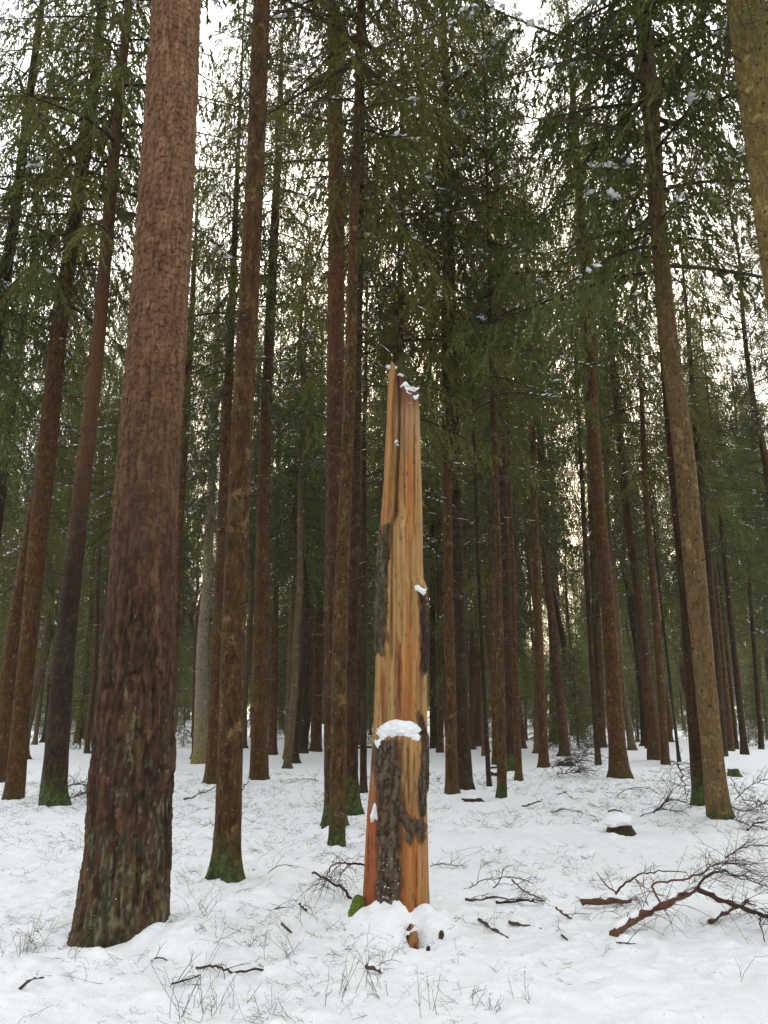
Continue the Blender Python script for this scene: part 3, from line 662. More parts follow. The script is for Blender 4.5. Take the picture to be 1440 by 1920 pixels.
def big_pine(root, cen, rad, H):
    zt = 11.6; sides = 165
    zs = np.concatenate([np.arange(-.3, zt, .0125), np.arange(zt, H, .4), [H]])
    C, Rd = cen(zs), rad(zs)
    th = np.arange(sides) / sides * 2 * np.pi
    ZZ, TH = np.meshgrid(zs, th, indexing='ij'); c, s = np.cos(TH), np.sin(TH)
    up = sst(1.6, 4.6, ZZ + .5 * fbm(c, s, ZZ * .5, 71, 2))          # 0 furrowed foot, 1 scaly upper trunk
    warp_u = .55 * fbm(c * 4, s * 4, ZZ * 3, 61, 4) + .3 * fbm(c * 10, s * 10, ZZ * 9, 65, 2); warp_v = .35 * fbm(c * 4, s * 4, ZZ * 3, 63, 3)
    def cells(nu, vs, seed):
        u = TH / (2 * np.pi) * nu + warp_u; v = ZZ * vs + warp_v
        return voro(u, v, nu, seed)
    a1, a2, aid, aou, aov = cells(31, 16.0, 5)          # fine scales
    b1, b2, bid, bou, bov = cells(30, 2.3, 6)           # long ridges
    ea, eb = a2 - a1, b2 - b1
    ea = np.clip(ea + .10 * np.clip(fbm(c * 11, s * 11, ZZ * 11, 67, 3) * 1.6 + .25, 0, 1), 0, 1); eb = np.clip(eb + .2 * np.clip(fbm(c * 9, s * 9, ZZ * 5, 69, 3) * 1.5, 0, 1), 0, 1)
    rg = sst(.0, .22, eb); sc = sst(.0, .16, ea)
    # scales overlap like loose shingles: each one tilts outward at a side
    dispU = .0095 * sc * (.5 + .9 * aid) + .005 * (aid - .5) - .007 * aov * sc + .006 * aou * sc + .006 * fbm(c * 18, s * 18, ZZ * 14, 73, 3)
    dispL = .021 * rg * (.5 + .8 * bid) + .005 * sc * (.5 + aid) + .012 * fbm(c * 9, s * 9, ZZ * 2.4, 15, 3) + .010 * fbm(c * 16, s * 16, ZZ * 14, 17, 4)
    disp = dispL * (1 - up) + dispU * up + .0025 * fbm(c * 40, s * 40, ZZ * 40, 19, 2)
    rr = Rd[:, None] * (1 + .03 * fbm(c * 1.3, s * 1.3, ZZ * .8, 33, 2)) + disp - .012
    fl = np.exp(-np.maximum(ZZ, 0) / .17) * (.20 * np.cos(TH - R(205)) + .10 * np.cos(3 * TH + 1.0)) * .6
    rr = rr * (1 + fl)
    V = np.stack([C[:, 0][:, None] + rr * c, C[:, 1][:, None] + rr * s, ZZ], -1).reshape(-1, 3)
    n = len(zs); i = np.arange(n - 1)[:, None] * sides; j = np.arange(sides)[None]
    F = np.stack([i + j, i + (j + 1) % sides, i + sides + (j + 1) % sides, i + sides + j], -1).reshape(-1, 4)
    lerp = lambda a, b, t: a * (1 - t[..., None]) + b * t[..., None]
    cu = lerp(np.array([.140, .066, .032]), np.array([.29, .165, .092]), np.clip(.25 + aid * .35 + .6 * fbm(c * 8, s * 8, ZZ * 8, 91, 4), 0, 1))
    cu = lerp(cu * .30, cu, sst(.02, .15, ea))
    cl = lerp(np.array([.032, .016, .008]), np.array([.112, .058, .030]), np.clip(bid * .6 + .3 * aid, 0, 1))
    cl = cl * (.8 + .35 * aid)[..., None] * (.8 + .2 * sst(0, .12, ea))[..., None] * (1 + .8 * fbm(c * 20, s * 20, ZZ * 8, 49, 4))[..., None]
    cl = lerp(np.array([.022, .012, .008]), cl, np.clip(.25 + sst(.02, .2, eb), 0, 1))
    hz = sst(3.0, 9.0, ZZ)
    cu = cu * (.72 + .40 * hz[..., None])
    col = lerp(cl, cu, up)
    # lichen and moss: pale green flakes on the right front and at the foot
    fr = np.cos(TH - R(-52)); lm = fbm(c * 5, s * 5, ZZ * 3.2, 51, 4) * .9 + .55 * fr + .12 - ZZ * .50
    lm2 = fbm(c * 4, s * 4, ZZ * 2.5, 53, 4) * 1.3 + .55 - ZZ * 2.6 + .3 * np.cos(TH - R(215))
    fine = fbm(c * 24, s * 24, ZZ * 20, 57, 4)
    mk = np.maximum(sst(.30, .55, lm + 1.3 * fine), sst(.25, .6, lm2 + 1.3 * fine))
    mossc = lerp(np.array([.060, .060, .028]), np.array([.20, .20, .11]), sst(-.1, .35, fbm(c * 16, s * 16, ZZ * 15, 59, 4)))
    col = lerp(col, mossc, mk * .72)
    col = np.clip(col * (1 + .7 * fbm(c * 15, s * 15, ZZ * 9, 47, 4))[..., None], .004, .9)
    obj('trunk', make_mesh('trunk', V, [F], [M['big']], attrs={'bark': col.reshape(-1, 3)}), root)

for k_, rec in enumerate(T):
    build_tree(k_, rec)

# ------------------------------------------------------------------ forest behind
rb = np.random.default_rng(2024)
far_trunks = {}
def shared_trunk(kind):
    if kind not in far_trunks:
        L_ = []
        for s in range(3):
            zs = np.concatenate([[-.4, 0, .15, .4, 1], np.arange(2, 24.1, 1.0)])
            C = np.stack([.12 * fbm(zs * .2, 0 * zs, s, 400 + s, 2) * np.minimum(zs, 4), .12 * fbm(zs * .2, 0 * zs + 5, s, 410 + s, 2) * np.minimum(zs, 4)], -1)
            C -= C[1]
            V, F, *_ = trunk_mesh(C, np.interp(zs, [0, .3, 12, 24], [.18, .15, .105, .02]), zs, 12, 900 + s, 0)
            L_.append(make_mesh('trunk', V, [F], [M[kind + '_far']]))
        far_trunks[kind] = L_
    return far_trunks[kind]
placed = [(b[0], b[1]) for b in BASES] + [(SNAG_B[0], SNAG_B[1])]
def free(x, y, dmin):
    return all((x - a) ** 2 + (y - b) ** 2 > dmin ** 2 for a, b in placed)
def far_tree(x, y, H, cb, Rc, kind, style, name, label, group, dead=True):
    z = float(g_low(x, y)); root = empty(name, (x, y, z)); tag(root, label, 'tree', group)
    k = int(rb.integers(0, 1000)); yaw = rb.uniform(0, 6.28)
    lean = (rb.normal(0, .012), rb.normal(0, .012)); root.rotation_euler = (lean[0], lean[1], 0)
    o = obj('trunk', shared_trunk(kind)[k % 3], root); sc = H / 24.0; o.rotation_euler = (0, 0, yaw)
    o.scale = (sc * rb.uniform(.75, 1.35),) * 2 + (sc,)
    dress(root, np.array([0, 0, cb]), np.array([0, 0, H + .2]), Rc, style, yaw, k, dead, .8)
    placed.append((x, y)); return root
nmid = nfar = nlow = 0; MID = []
for _ in range(6000):
    y = 23 + 41 * rb.random() ** .8; x = rb.uniform(-.60, .60) * y
    if y > 64: continue
    if not free(x, y, 2.5): continue
    if nmid >= 135: break
    kind = rb.choice(['spruce', 'spruce', 'spruce_dark', 'pine', 'spruce_pale'])
    MID.append(far_tree(x, y, rb.uniform(18, 26), rb.uniform(4.0, 10.5), rb.uniform(1.7, 2.7), kind, 'pine' if (kind == 'pine' and rb.random() < .6) else ('spruce' if rb.random() < .6 else 'droop'),
             'spruce_tree' if kind != 'pine' else 'pine_tree', 'far trunk', 'trees in the middle distance')); nmid += 1
for _ in range(6000):
    y = rb.uniform(60, 125); x = rb.uniform(-.58, .58) * y
    if not free(x, y, 3.2): continue
    if nfar >= 80: break
    kind = rb.choice(['spruce', 'spruce_dark', 'pine'])
    far_tree(x, y, rb.uniform(15, 23), rb.uniform(1.2, 5.5), rb.uniform(1.8, 2.8), kind, 'spruce' if rb.random() < .6 else 'droop',
             'spruce_tree', 'distant conifer closing off the view at the back of the forest', 'trees at the far back', False); nfar += 1

# the stand goes on beside and behind the viewpoint
for _ in range(3000):
    a = rb.uniform(R(38), R(322)); d = rb.uniform(5.5, 34); x, y = d * math.sin(a), d * math.cos(a)
    if y > 0 and abs(x) < .62 * y + 2.2: continue
    if not free(x, y, 3.0): continue
    nlow += 1
    if nlow > 60: break
    kind = rb.choice(['spruce', 'spruce', 'pine', 'spruce_dark'])
    far_tree(x, y, rb.uniform(22, 28), rb.uniform(7, 12), rb.uniform(1.9, 2.7), kind, 'spruce' if rb.random() < .6 else 'droop',
             'spruce_tree' if kind != 'pine' else 'pine_tree', 'tall conifer of the stand beside and behind the viewpoint', 'trees around the viewpoint', False)
def young(px, py, h, label, group=None, Rc=None):
    P = hit(px, py); root = empty('young_spruce', tuple(P)); tag(root, label, 'young tree', group)
    k = int(rb.integers(0, 99)); o = obj('trunk', shared_trunk('spruce_dark')[k % 3], root); o.scale = (h / 24 * 1.2,) * 2 + (h / 24,)
    dress(root, np.array([0, 0, .25]), np.array([0, 0, h + .1]), Rc or h * .24, 'spruce', rb.uniform(0, 6.28), k, False)
young(343, 1404, 2.6, 'small bushy green spruce just right of the thick flaky pine, beyond the pale trunk')
young(1052, 1408, 4.6, 'young green spruce behind the brush, just right of the lone slender spruce')
young(1086, 1402, 5.5, 'young spruce between the brush patch and the thin black trunk')
young(1432, 1398, 5.0, 'green young spruce lit at the right edge far back')
young(1404, 1394, 3.4, 'smaller young spruce left of the lit one at the right edge')
young(690, 1402, 2.8, 'small young spruce peeking out just left of the broken snag')
young(150, 1404, 4.6, 'snowy young spruce between the dark footed pine and the thick flaky pine')
for q_ in range(26):
    px = rb.uniform(-20, 1460); young(px, rb.uniform(1379, 1398), rb.uniform(2.0, 6.5), 'young spruce filling the gaps low down at the far back', 'young spruces at the far back')
for b in BASES[:2]: pass
# every trunk of the middle distance is told apart by the gap it shows in
REFS = [(-900, 'the left edge'), (32, 'the second trunk from left'), (102, 'the dark footed pine'), (250, 'the thick flaky pine'), (378, 'the pale bleached trunk'), (432, 'the lichened spruce'),
        (487, 'the slender stick footed spruce'), (632, 'the slim mossy spruce'), (750, 'the broken snag'), (860, 'the two touching trunks'), (945, 'the dark pine'),
        (1018, 'the lone slender spruce'), (1120, 'the thin black trunk'), (1158, 'the fork footed spruce'), (1240, 'the reddish trunk'), (1335, 'the pale leaning spruce'), (2600, 'the right edge')]
ORD = ['first', 'second', 'third', 'fourth', 'fifth', 'sixth', 'seventh', 'eighth', 'ninth', 'tenth', 'eleventh', 'twelfth', 'thirteenth', 'fourteenth', 'fifteenth', 'sixteenth', 'seventeenth', 'eighteenth', 'nineteenth', 'twentieth', 'twenty-first', 'twenty-second', 'twenty-third', 'twenty-fourth', 'twenty-fifth', 'twenty-sixth', 'twenty-seventh', 'twenty-eighth', 'twenty-ninth', 'thirtieth']
gaps = {}
for o in MID:
    px = CXP + FPX * o.location.x / (o.location.y * CP - CAMH * SP)
    for (a, na), (b, nb_) in zip(REFS, REFS[1:]):
        if a <= px < b: gaps.setdefault((na, nb_), []).append((px, o))
for (na, nb_), L_ in gaps.items():
    for q_, (px, o) in enumerate(sorted(L_, key=lambda e: e[0])):
        o['label'] = f"{ORD[min(q_, 29)]} far trunk from left between {na} and {nb_}"

# the solid far-off wood: one mass nobody could count, instanced on points
rf = np.random.default_rng(88)
PT = []
while len(PT) < 420:
    y = rf.uniform(76, 180); x = rf.uniform(-.75, .75) * y
    if all((x - a) ** 2 + (y - b) ** 2 > 7 for a, b in PT): PT.append((x, y))
PT = np.array(PT); pz = g_low(PT[:, 0], PT[:, 1])
fm = bpy.data.meshes.new('distant_forest'); fm.from_pydata([(x, y, z) for (x, y), z in zip(PT, pz)], [], [])
fo_ = obj('distant_forest', fm); tag(fo_, 'far off wood of conifers closing the view', None, None, 'stuff')
srcs = [next(c for c in bpy.data.objects if c.type == 'MESH' and c.data == me) for me in (CR['spruce'][0][0], CR['droop'][1][0])] + [next(c for c in bpy.data.objects if c.type == 'MESH' and c.data == shared_trunk('spruce_dark')[0])]
ng = bpy.data.node_groups.new('distant_forest', 'GeometryNodeTree')
ng.interface.new_socket('Geometry', in_out='INPUT', socket_type='NodeSocketGeometry'); ng.interface.new_socket('Geometry', in_out='OUTPUT', socket_type='NodeSocketGeometry')
gi = ng.nodes.new('NodeGroupInput'); go = ng.nodes.new('NodeGroupOutput'); jg = ng.nodes.new('GeometryNodeJoinGeometry')
for q_, ob_ in enumerate(srcs):
    oi = ng.nodes.new('GeometryNodeObjectInfo'); oi.inputs['Object'].default_value = ob_; oi.inputs['As Instance'].default_value = True
    ip = ng.nodes.new('GeometryNodeInstanceOnPoints'); ng.links.new(gi.outputs[0], ip.inputs['Points'])
    tr = ng.nodes.new('GeometryNodeTransform'); ng.links.new(oi.outputs['Geometry'], tr.inputs['Geometry'])
    if q_ < 2: tr.inputs['Translation'].default_value = (0, 0, 1.2 + 4 * q_); tr.inputs['Scale'].default_value = (1.35, 1.35, 1.25)
    ng.links.new(tr.outputs[0], ip.inputs['Instance'])
    rv = ng.nodes.new('FunctionNodeRandomValue'); rv.data_type = 'FLOAT_VECTOR'; rv.inputs['Max'].default_value = (0.03, 0.03, 6.28); rv.inputs['Seed'].default_value = 3
    ng.links.new(rv.outputs['Value'], ip.inputs['Rotation'])
    rs = ng.nodes.new('FunctionNodeRandomValue'); rs.data_type = 'FLOAT'
    rs.inputs[2].default_value = .55; rs.inputs[3].default_value = .92; rs.inputs['Seed'].default_value = 9
    ng.links.new(rs.outputs[1], ip.inputs['Scale'])
    if q_ < 2:      # each point carries one of the two crowns
        rbn = ng.nodes.new('FunctionNodeRandomValue'); rbn.data_type = 'BOOLEAN'; rbn.inputs['Seed'].default_value = 5
        sel = rbn.outputs[3]
        if q_ == 1:
            no = ng.nodes.new('FunctionNodeBooleanMath'); no.operation = 'NOT'; ng.links.new(sel, no.inputs[0]); sel = no.outputs[0]
        ng.links.new(sel, ip.inputs['Selection'])
    ng.links.new(ip.outputs[0], jg.inputs[0])
ng.links.new(jg.outputs[0], go.inputs[0])
md = fo_.modifiers.new('wood', 'NODES'); md.node_group = ng

# ------------------------------------------------------------------ the broken snag
snagL = [(690,728),(785,725),(910,719),(988,713),(1050,709),(1160,706),(1222,705),(1350,701),(1410,697),(1462,694),(1537,688),(1612,684),(1684,680.5),(1760,676)]
snagR = [(700,764),(744,786),(816,787.5),(941,791),(1050,792),(1085,793),(1100,800),(1191,801.5),(1254,800),(1425,800.6),(1477,800.6),(1486,799),(1575,801.7),(1650,803),(1712,806),(1760,809)]
crack = [(690,746),(780,742),(900,737),(980,733)]
def zpx(y): return onplane(CXP, y, SNAG_Y)[2]
def xat(lst, z):
    zz = np.array([zpx(y) for y, _ in lst])[::-1]; xx = np.array([onplane(x, y, SNAG_Y)[0] for y, x in lst])[::-1]
    return np.interp(z, zz, xx)
def snag():
    B = np.array([SNAG_B[0], SNAG_Y, float(g_low(SNAG_B[0], SNAG_Y))])
    root = empty('broken_tree_trunk', tuple(B))
    tag(root, 'tall splintered orange snag with peeling bark and a snow topped ledge in the centre', 'broken tree')
    zb = B[2] - .3; ztop = zpx(698)
    nz, nt_ = 900, 170
    tz = np.linspace(0, 1, nz)
    # columns denser on the camera side
    ph = np.arange(nt_) / nt_ * 2 * np.pi; ph = ph + .45 * np.sin(ph + np.pi / 2)   # dense near -pi/2
    ph = np.mod(ph, 2 * np.pi)
    order = np.argsort(ph); ph = ph[order]
    cph, sph = np.cos(ph), np.sin(ph)
    # slanted, ragged top: high at the left, low at the right
    zt = np.interp(cph, [-1, -.75, -.1, 1], [zpx(697), zpx(703), zpx(722), zpx(745)]) + .035 * fbm(cph * 5, sph * 5, 0, 5, 3)
    ZZ = zb + (zt[None] - zb) * tz[:, None]
    CC, SS = np.broadcast_to(cph, ZZ.shape), np.broadcast_to(sph, ZZ.shape)
    xl = xat(snagL, ZZ); xr = xat(snagR, ZZ); xc = xat(crack, ZZ)
    zc0, zc1 = zpx(1000), zpx(965)
    kk = sst(zc0, zc1, ZZ); xl2 = xl * (1 - .5 * kk) + xc * .5 * kk
    cx = (xl2 + xr) / 2; hw = (xr - xl2) / 2
    u = CC
    z_led = zpx(1378)
    hd = .92 * (xr - xl) / 2
    low = 1 - sst(z_led - .035, z_led + .02, ZZ + .02 * vn(CC * 6, SS, 0, 4))
    hdf = hd + .065 * low * sst(.95, .55, np.abs(CC)) * (SS < 0)
    # the split-off face above the ledge is flat and set back
    flat = (1 - low) * .10
    sgn = np.sign(SS); prof = np.abs(SS) ** (1 - .25 * (SS < 0))
    rx = 1 + 0 * SS
    WX = (cx + hw * CC - B[0]) * 13
    fib = .007 * fbm(WX * 3, SS * 6, ZZ * .5, 101, 3) + .0035 * fbm(WX * 13, SS * 20, ZZ * 1.3, 103, 3) + .010 * fbm(WX, SS * 3, ZZ * .35, 105, 2)
    chunk = -.018 * sst(.15, .4, fbm(CC * 5, SS * 5, ZZ * 1.1, 107, 3)) * (ZZ > z_led)
    d = fib + chunk
    uu = CC
    grv = sst(zc0 - .05, zc1, ZZ) * np.exp(-((uu + .52 + .05 * vn(ZZ * 5, 0 * ZZ, 0, 6)) / .14) ** 2) * (SS < 0)
    d = d - .05 * grv
    WX = (cx + hw * CC - B[0]) * 13
    dd_ = np.where(SS < 0, (hdf - flat * hd), hd) * prof
    CRK = [(757, 770, 960, 1.3), (776, 800, 1010, 1.2), (734, 1000, 1240, 1.8), (769, 1010, 1190, 1.1), (789, 1115, 1350, 2.0), (748, 1210, 1345, 1.1), (764, 1395, 1500, 2.0), (775, 1410, 1480, 1.4), (778, 1590, 1700, 1.1), (692, 1560, 1650, 1.0)]
    dep0 = SNAG_Y * CP + (ZZ - CAMH) * SP; PX0 = CXP + FPX * (cx + hw * CC) / dep0; PY0 = CYP - FPX * (-SNAG_Y * SP + (ZZ - CAMH) * CP) / dep0
    for (px0, ya, yb, wd) in CRK:
        d = d - .016 * np.exp(-((PX0 - px0 - 1.6 * fbm(ZZ * 5, 0 * ZZ, px0, 7, 3)) / (wd * 1.3)) ** 2) * sst(ya - 8, ya + 12, PY0) * (1 - sst(yb - 12, yb + 8, PY0)) * (SS < .2)
    Xv = cx + hw * rx * CC + d * CC * .55
    Yv = SNAG_Y + sgn * dd_ + d * SS
    # vertex colours: sapwood with rusty streaks
    dep = SNAG_Y * CP + (ZZ - CAMH) * SP
    PX = CXP + FPX * Xv / dep
    PY = CYP - FPX * (-SNAG_Y * SP + (ZZ - CAMH) * CP) / dep
    zr = (ZZ - zpx(1740)) / (zpx(700) - zpx(1740))
    n1 = fbm(WX * 2, SS * 4, ZZ * 1.1, 111, 4); n2 = fbm(WX * 6, SS * 10, ZZ * 2.6, 113, 4); n3 = fbm(WX * 1.1, SS * 3, ZZ * 1.3, 115, 3)
    L3 = lambda a, b, t: a * (1 - t[..., None]) + b * t[..., None]
    tan = np.array([.37, .205, .070]); pale = np.array([.42, .262, .108]); rust = np.array([.34, .120, .032]); deep = np.array([.21, .055, .018]); brown = np.array([.13, .07, .035])
    col = L3(tan, pale, sst(-.1, .5, n2 * .6 + n3 * .6))
    px_u = (Xv - cx) / hw
    band = np.exp(-((PX - 766 - 8 * n3) / 9) ** 2) * (ZZ > z_led) * np.clip(.75 + fbm(ZZ * 2.2, 0 * ZZ, 0, 97, 2), 0, 1)             # long orange streak
    col = L3(col, rust, np.clip(band * 1.0 + sst(.1, .45, n1) * .42, 0, 1))
    foot = 1 - sst(zpx(1560), zpx(1430), ZZ + .1 * n3)
    col = L3(col, np.array([.33, .115, .028]), np.clip(foot * (.95 + .8 * n1) * np.where(px_u < .62, 1, .45), 0, 1))
    col = L3(col, deep, np.clip(sst(.25, .5, n1 + .5 * n2), 0, 1) * .75)
    leftred = (1 - sst(-.75, -.45, px_u)) * (1 - sst(zpx(1540), zpx(1440), ZZ))
    col = L3(col, np.array([.36, .080, .024]), leftred * .8)
    for (px0, ya, yb, wd) in CRK:
        ln = np.exp(-((PX - px0 - 1.6 * fbm(ZZ * 5, 0 * ZZ, px0, 7, 3)) / wd) ** 2) * sst(ya - 8, ya + 12, PY) * (1 - sst(yb - 12, yb + 8, PY)) * (SS < .2)
        col = L3(col, np.array([.055, .028, .016]), np.clip(ln * .9, 0, 1))
    spots = sst(.42, .55, fbm(WX * 4, SS * 8, ZZ * 9, 119, 3))
    col = L3(col, np.array([.10, .05, .025]), spots * .8)
    wth = sst(.05, .4, fbm(WX * 2.2, SS * 4, ZZ * 2.0, 121, 4)) 
    col = L3(col, np.array([.30, .20, .10]), wth * .35)
    topd = sst(zpx(800), zpx(745), ZZ + .03 * n2)
    col = L3(col, np.array([.14, .058, .045]), topd * np.where(px_u > -.5, .85, .4))
    grey = sst(zpx(880), zpx(800), ZZ) * (1 - topd) * sst(-.2, .3, n2)
    col = L3(col, np.array([.34, .25, .17]), grey * .6)
    col = L3(col, brown, sst(.10, .3, -n2 + .3 * n1 - .12) * .35)
    col = L3(col, np.array([.05, .025, .015]), grv * .85)
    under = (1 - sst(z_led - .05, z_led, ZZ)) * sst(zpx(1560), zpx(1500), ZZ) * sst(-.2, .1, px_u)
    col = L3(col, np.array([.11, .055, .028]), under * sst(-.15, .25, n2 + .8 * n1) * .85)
    col = np.clip(col * (1 + .6 * fbm(CC * 60, SS * 60, ZZ * 2.2, 117, 3))[..., None], .005, .95)
    def poly_mask(poly, PX, PY):
        """signed distance (px) inside positive"""
        poly = np.array(poly, float); inside = np.zeros(PX.shape, bool); dist = np.full(PX.shape, 1e9)
        for a_, b_ in zip(poly, np.roll(poly, -1, 0)):
            cond = ((a_[1] > PY) != (b_[1] > PY))
            with np.errstate(divide='ignore', invalid='ignore'):
                xi = (b_[0] - a_[0]) * (PY - a_[1]) / (b_[1] - a_[1] + 1e-9) + a_[0]
            inside ^= cond & (PX < xi)
            ab = b_ - a_; t = np.clip(((PX - a_[0]) * ab[0] + (PY - a_[1]) * ab[1]) / (ab @ ab), 0, 1)
            dist = np.minimum(dist, np.hypot(PX - a_[0] - t * ab[0], PY - a_[1] - t * ab[1]))
        return np.where(inside, dist, -dist)
    front = SS < .15
    regions = [
     ([(711,986),(722,984),(731,992),(730,1060),(727,1100),(728,1150),(722,1210),(716,1228),(708,1226),(700,1224),(700,1100),(702,1050)], .012, (.10, .072, .04), 'strip of lichened bark down the upper left edge'),
     ([(702,1396),(712,1384),(728,1388),(744,1392),(748,1420),(750,1470),(762,1520),(768,1522),(790,1530),(796,1545),(793,1576),(786,1566),(780,1548),(774,1562),(768,1580),(760,1566),(756,1545),(750,1530),(748,1560),(750,1640),(748,1730),(702,1730),(708,1700),(706,1640),(708,1600),(706,1560),(712,1510),(704,1450),(700,1420)], .018, (.12, .080, .050), 'broad furrowed bark strip running down the middle front'),
     ([(784,1108),(796,1112),(808,1180),(808,1260),(792,1262),(784,1250),(788,1180)], .010, (.06, .03, .018), 'narrow dark bark sliver at the upper right edge'),
     ([(783,1345),(787,1338),(794,1348),(812,1400),(812,1480),(800,1484),(797,1528),(788,1530),(780,1500),(782,1470),(788,1430),(788,1392)], .012, (.075, .047, .028), 'dark bark slab curling off the right side below the ledge'),
    ]
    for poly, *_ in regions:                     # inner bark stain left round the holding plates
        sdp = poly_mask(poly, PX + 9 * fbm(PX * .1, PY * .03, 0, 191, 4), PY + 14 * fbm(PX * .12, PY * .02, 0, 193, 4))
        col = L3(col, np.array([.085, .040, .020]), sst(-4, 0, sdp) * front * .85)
    V = np.stack([Xv - B[0], Yv - B[1], ZZ - B[2]], -1).reshape(-1, 3)
    i = np.arange(nz - 1)[:, None] * nt_; j = np.arange(nt_)[None]
    F = np.stack([i + j, i + (j + 1) % nt_, i + nt_ + (j + 1) % nt_, i + nt_ + j], -1).reshape(-1, 4)
    topc = V[-nt_:].mean(0) - np.array([0, 0, .08]); V = np.concatenate([V, topc[None]])
    b0 = (nz - 1) * nt_; q = np.arange(nt_); F3 = np.stack([b0 + q, b0 + (q + 1) % nt_, np.full(nt_, nz * nt_)], -1)
    colv = np.concatenate([col.reshape(-1, 3), [[.13, .06, .04]]])
    m, nt, ns, L = newmat('bare_wood')
    at = ns.new('ShaderNodeAttribute'); at.attribute_name = 'wood'
    v = coords(nt, (1, 1, .045), False); n = noise(nt, v, 55, 6, .8); nn = noise(nt, coords(nt, (1, 1, .3), False), 22, 4, .7)
    cc = mixc(nt, math_(nt, 'MULTIPLY', ramp(nt, n, .45, .66), .5), at.outputs['Color'], mixc(nt, .62, at.outputs['Color'], (.07, .032, .015)))
    cc = mixc(nt, math_(nt, 'MULTIPLY', ramp(nt, nn, .62, .72), .5), cc, (.09, .05, .028))
    principled(nt, cc, .8, n, 1.0, .012, .2); M['wood'] = m
    obj('bare_wood', make_mesh('bare_wood', V, [F, F3], [m], attrs={'wood': colv}), root)

    # left splinter, parted from the body by a dark crack
    nzs, k = 260, 28
    zs = np.linspace(zpx(1035), zpx(689), nzs); a = np.arange(k) / k * 2 * np.pi
    xl_ = xat(snagL, zs); xc_ = xat(crack, zs) - .012 + .008 * fbm(zs * 4, 0 * zs, 0, 3, 3)
    c_ = (xl_ + xc_) / 2; h_ = (xc_ - xl_) / 2 * np.interp(zs, [zs[0], zs[30], zs[-14], zs[-1]], [.7, 1, .95, .55])
    ZA, AA = np.meshgrid(zs, a, indexing='ij')
    rr = 1 + .10 * fbm(np.cos(AA) * 3, np.sin(AA) * 3, ZA * 1.4, 131, 3)
    Xs = c_[:, None] + h_[:, None] * np.cos(AA) * rr + .003 * fbm(np.cos(AA) * 9, np.sin(AA) * 9, ZA * 2, 133, 2)
    Ys = SNAG_Y - .03 + .075 * np.sin(AA) * rr
    n5 = fbm(np.cos(AA) * 6, np.sin(AA) * 6, ZA * 1.1, 135, 4)
    cs = L3(np.array([.40, .215, .075]), np.array([.32, .115, .035]), sst(-.2, .4, n5))
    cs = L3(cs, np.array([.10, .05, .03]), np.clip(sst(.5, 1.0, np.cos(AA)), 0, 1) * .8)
    cs = np.clip(cs * (1 + .3 * fbm(np.cos(AA) * 30, np.sin(AA) * 30, ZA * 3, 137, 2))[..., None], .005, .9)
    Vs = np.stack([Xs - B[0], Ys - B[1], ZA - B[2] + .02 * np.cos(AA * 3) * (ZA > zs[-2])], -1).reshape(-1, 3)
    i = np.arange(nzs - 1)[:, None] * k; j = np.arange(k)[None]
    Fs = np.stack([i + j, i + (j + 1) % k, i + k + (j + 1) % k, i + k + j], -1).reshape(-1, 4)
    q = np.arange(k); b0 = (nzs - 1) * k
    Vs = np.concatenate([Vs, Vs[-k:].mean(0)[None]]); F3s = np.stack([b0 + q, b0 + (q + 1) % k, np.full(k, nzs * k)], -1)
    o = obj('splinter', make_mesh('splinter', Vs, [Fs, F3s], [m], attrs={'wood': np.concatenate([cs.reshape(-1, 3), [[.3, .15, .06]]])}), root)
    o['label'] = 'long thin splinter standing proud at the top left of the snag'

    # bark plates still holding on: each region a shell with its own edge
    bm_, nt, ns, L = newmat('snag_bark')
    at = ns.new('ShaderNodeAttribute'); at.attribute_name = 'wood'
    v = coords(nt, (1, 1, .6), False); n = noise(nt, v, 60, 5, .7)
    s_ = ramp(nt, noise(nt, coords(nt, (1, 1, 1), False), 42, 2, .6), .66, .70)
    sp = ns.new('ShaderNodeSeparateXYZ'); tc = ns.new('ShaderNodeTexCoord'); L.new(tc.outputs['Object'], sp.inputs[0])
    s_ = math_(nt, 'MULTIPLY', s_, math_(nt, 'SUBTRACT', 1.0, ramp(nt, sp.outputs[2], .25, .75)))
    cc = mixc(nt, math_(nt, 'MULTIPLY', ramp(nt, n, .4, .65), .5), at.outputs['Color'], mixc(nt, .6, at.outputs['Color'], (.02, .013, .009)))
    cc = mixc(nt, s_, cc, (.75, .78, .8))
    principled(nt, cc, .92, n, .8, .012)
    for poly, thick, bc, lab in regions:
        jx = 7 * fbm(PX * .09, PY * .05, 0, 141, 5, .65); jy = 8 * fbm(PX * .12, PY * .04, 0, 143, 5, .65)
        sd = poly_mask(poly, PX + jx, PY + jy); sd = np.where(front, sd, -50)
        t = sst(-.5, 3.0, sd) 
        u_ = np.arctan2(SS, CC) / (2 * np.pi) * 46 + .6 * fbm(CC * 6, SS * 6, ZZ * 5, 151, 2)
        f1, f2, cid, _, _ = voro(u_, ZZ * 13 + .9 * fbm(CC * 6, SS * 6, ZZ * 6, 153, 3), 46, 155)
        e = sst(0, .25, f2 - f1)
        off = (thick * (.55 + .5 * e * (.5 + cid)) + .012 * fbm(CC * 26, SS * 26, ZZ * 26, 157, 3)) * t - .012 * (1 - t)
        Xo = Xv + off * CC; Yo = Yv + off * SS
        cb_ = np.array(bc); cc_ = L3(cb_ * .22, cb_ * 1.35, np.clip(e * (.25 + .5 * cid) + .9 * fbm(CC * 24, SS * 24, ZZ * 20, 161, 4), 0, 1))
        cc_ = L3(cc_, np.array([.17, .16, .10]), sst(.15, .45, fbm(CC * 12, SS * 12, ZZ * 9, 159, 3)) * .55)
        cc_ = L3(cc_, np.array([.09, .10, .03]), (1 - sst(zpx(1740), zpx(1640), ZZ)) * sst(0, .4, n3) * .6)
        keep = sd > -3
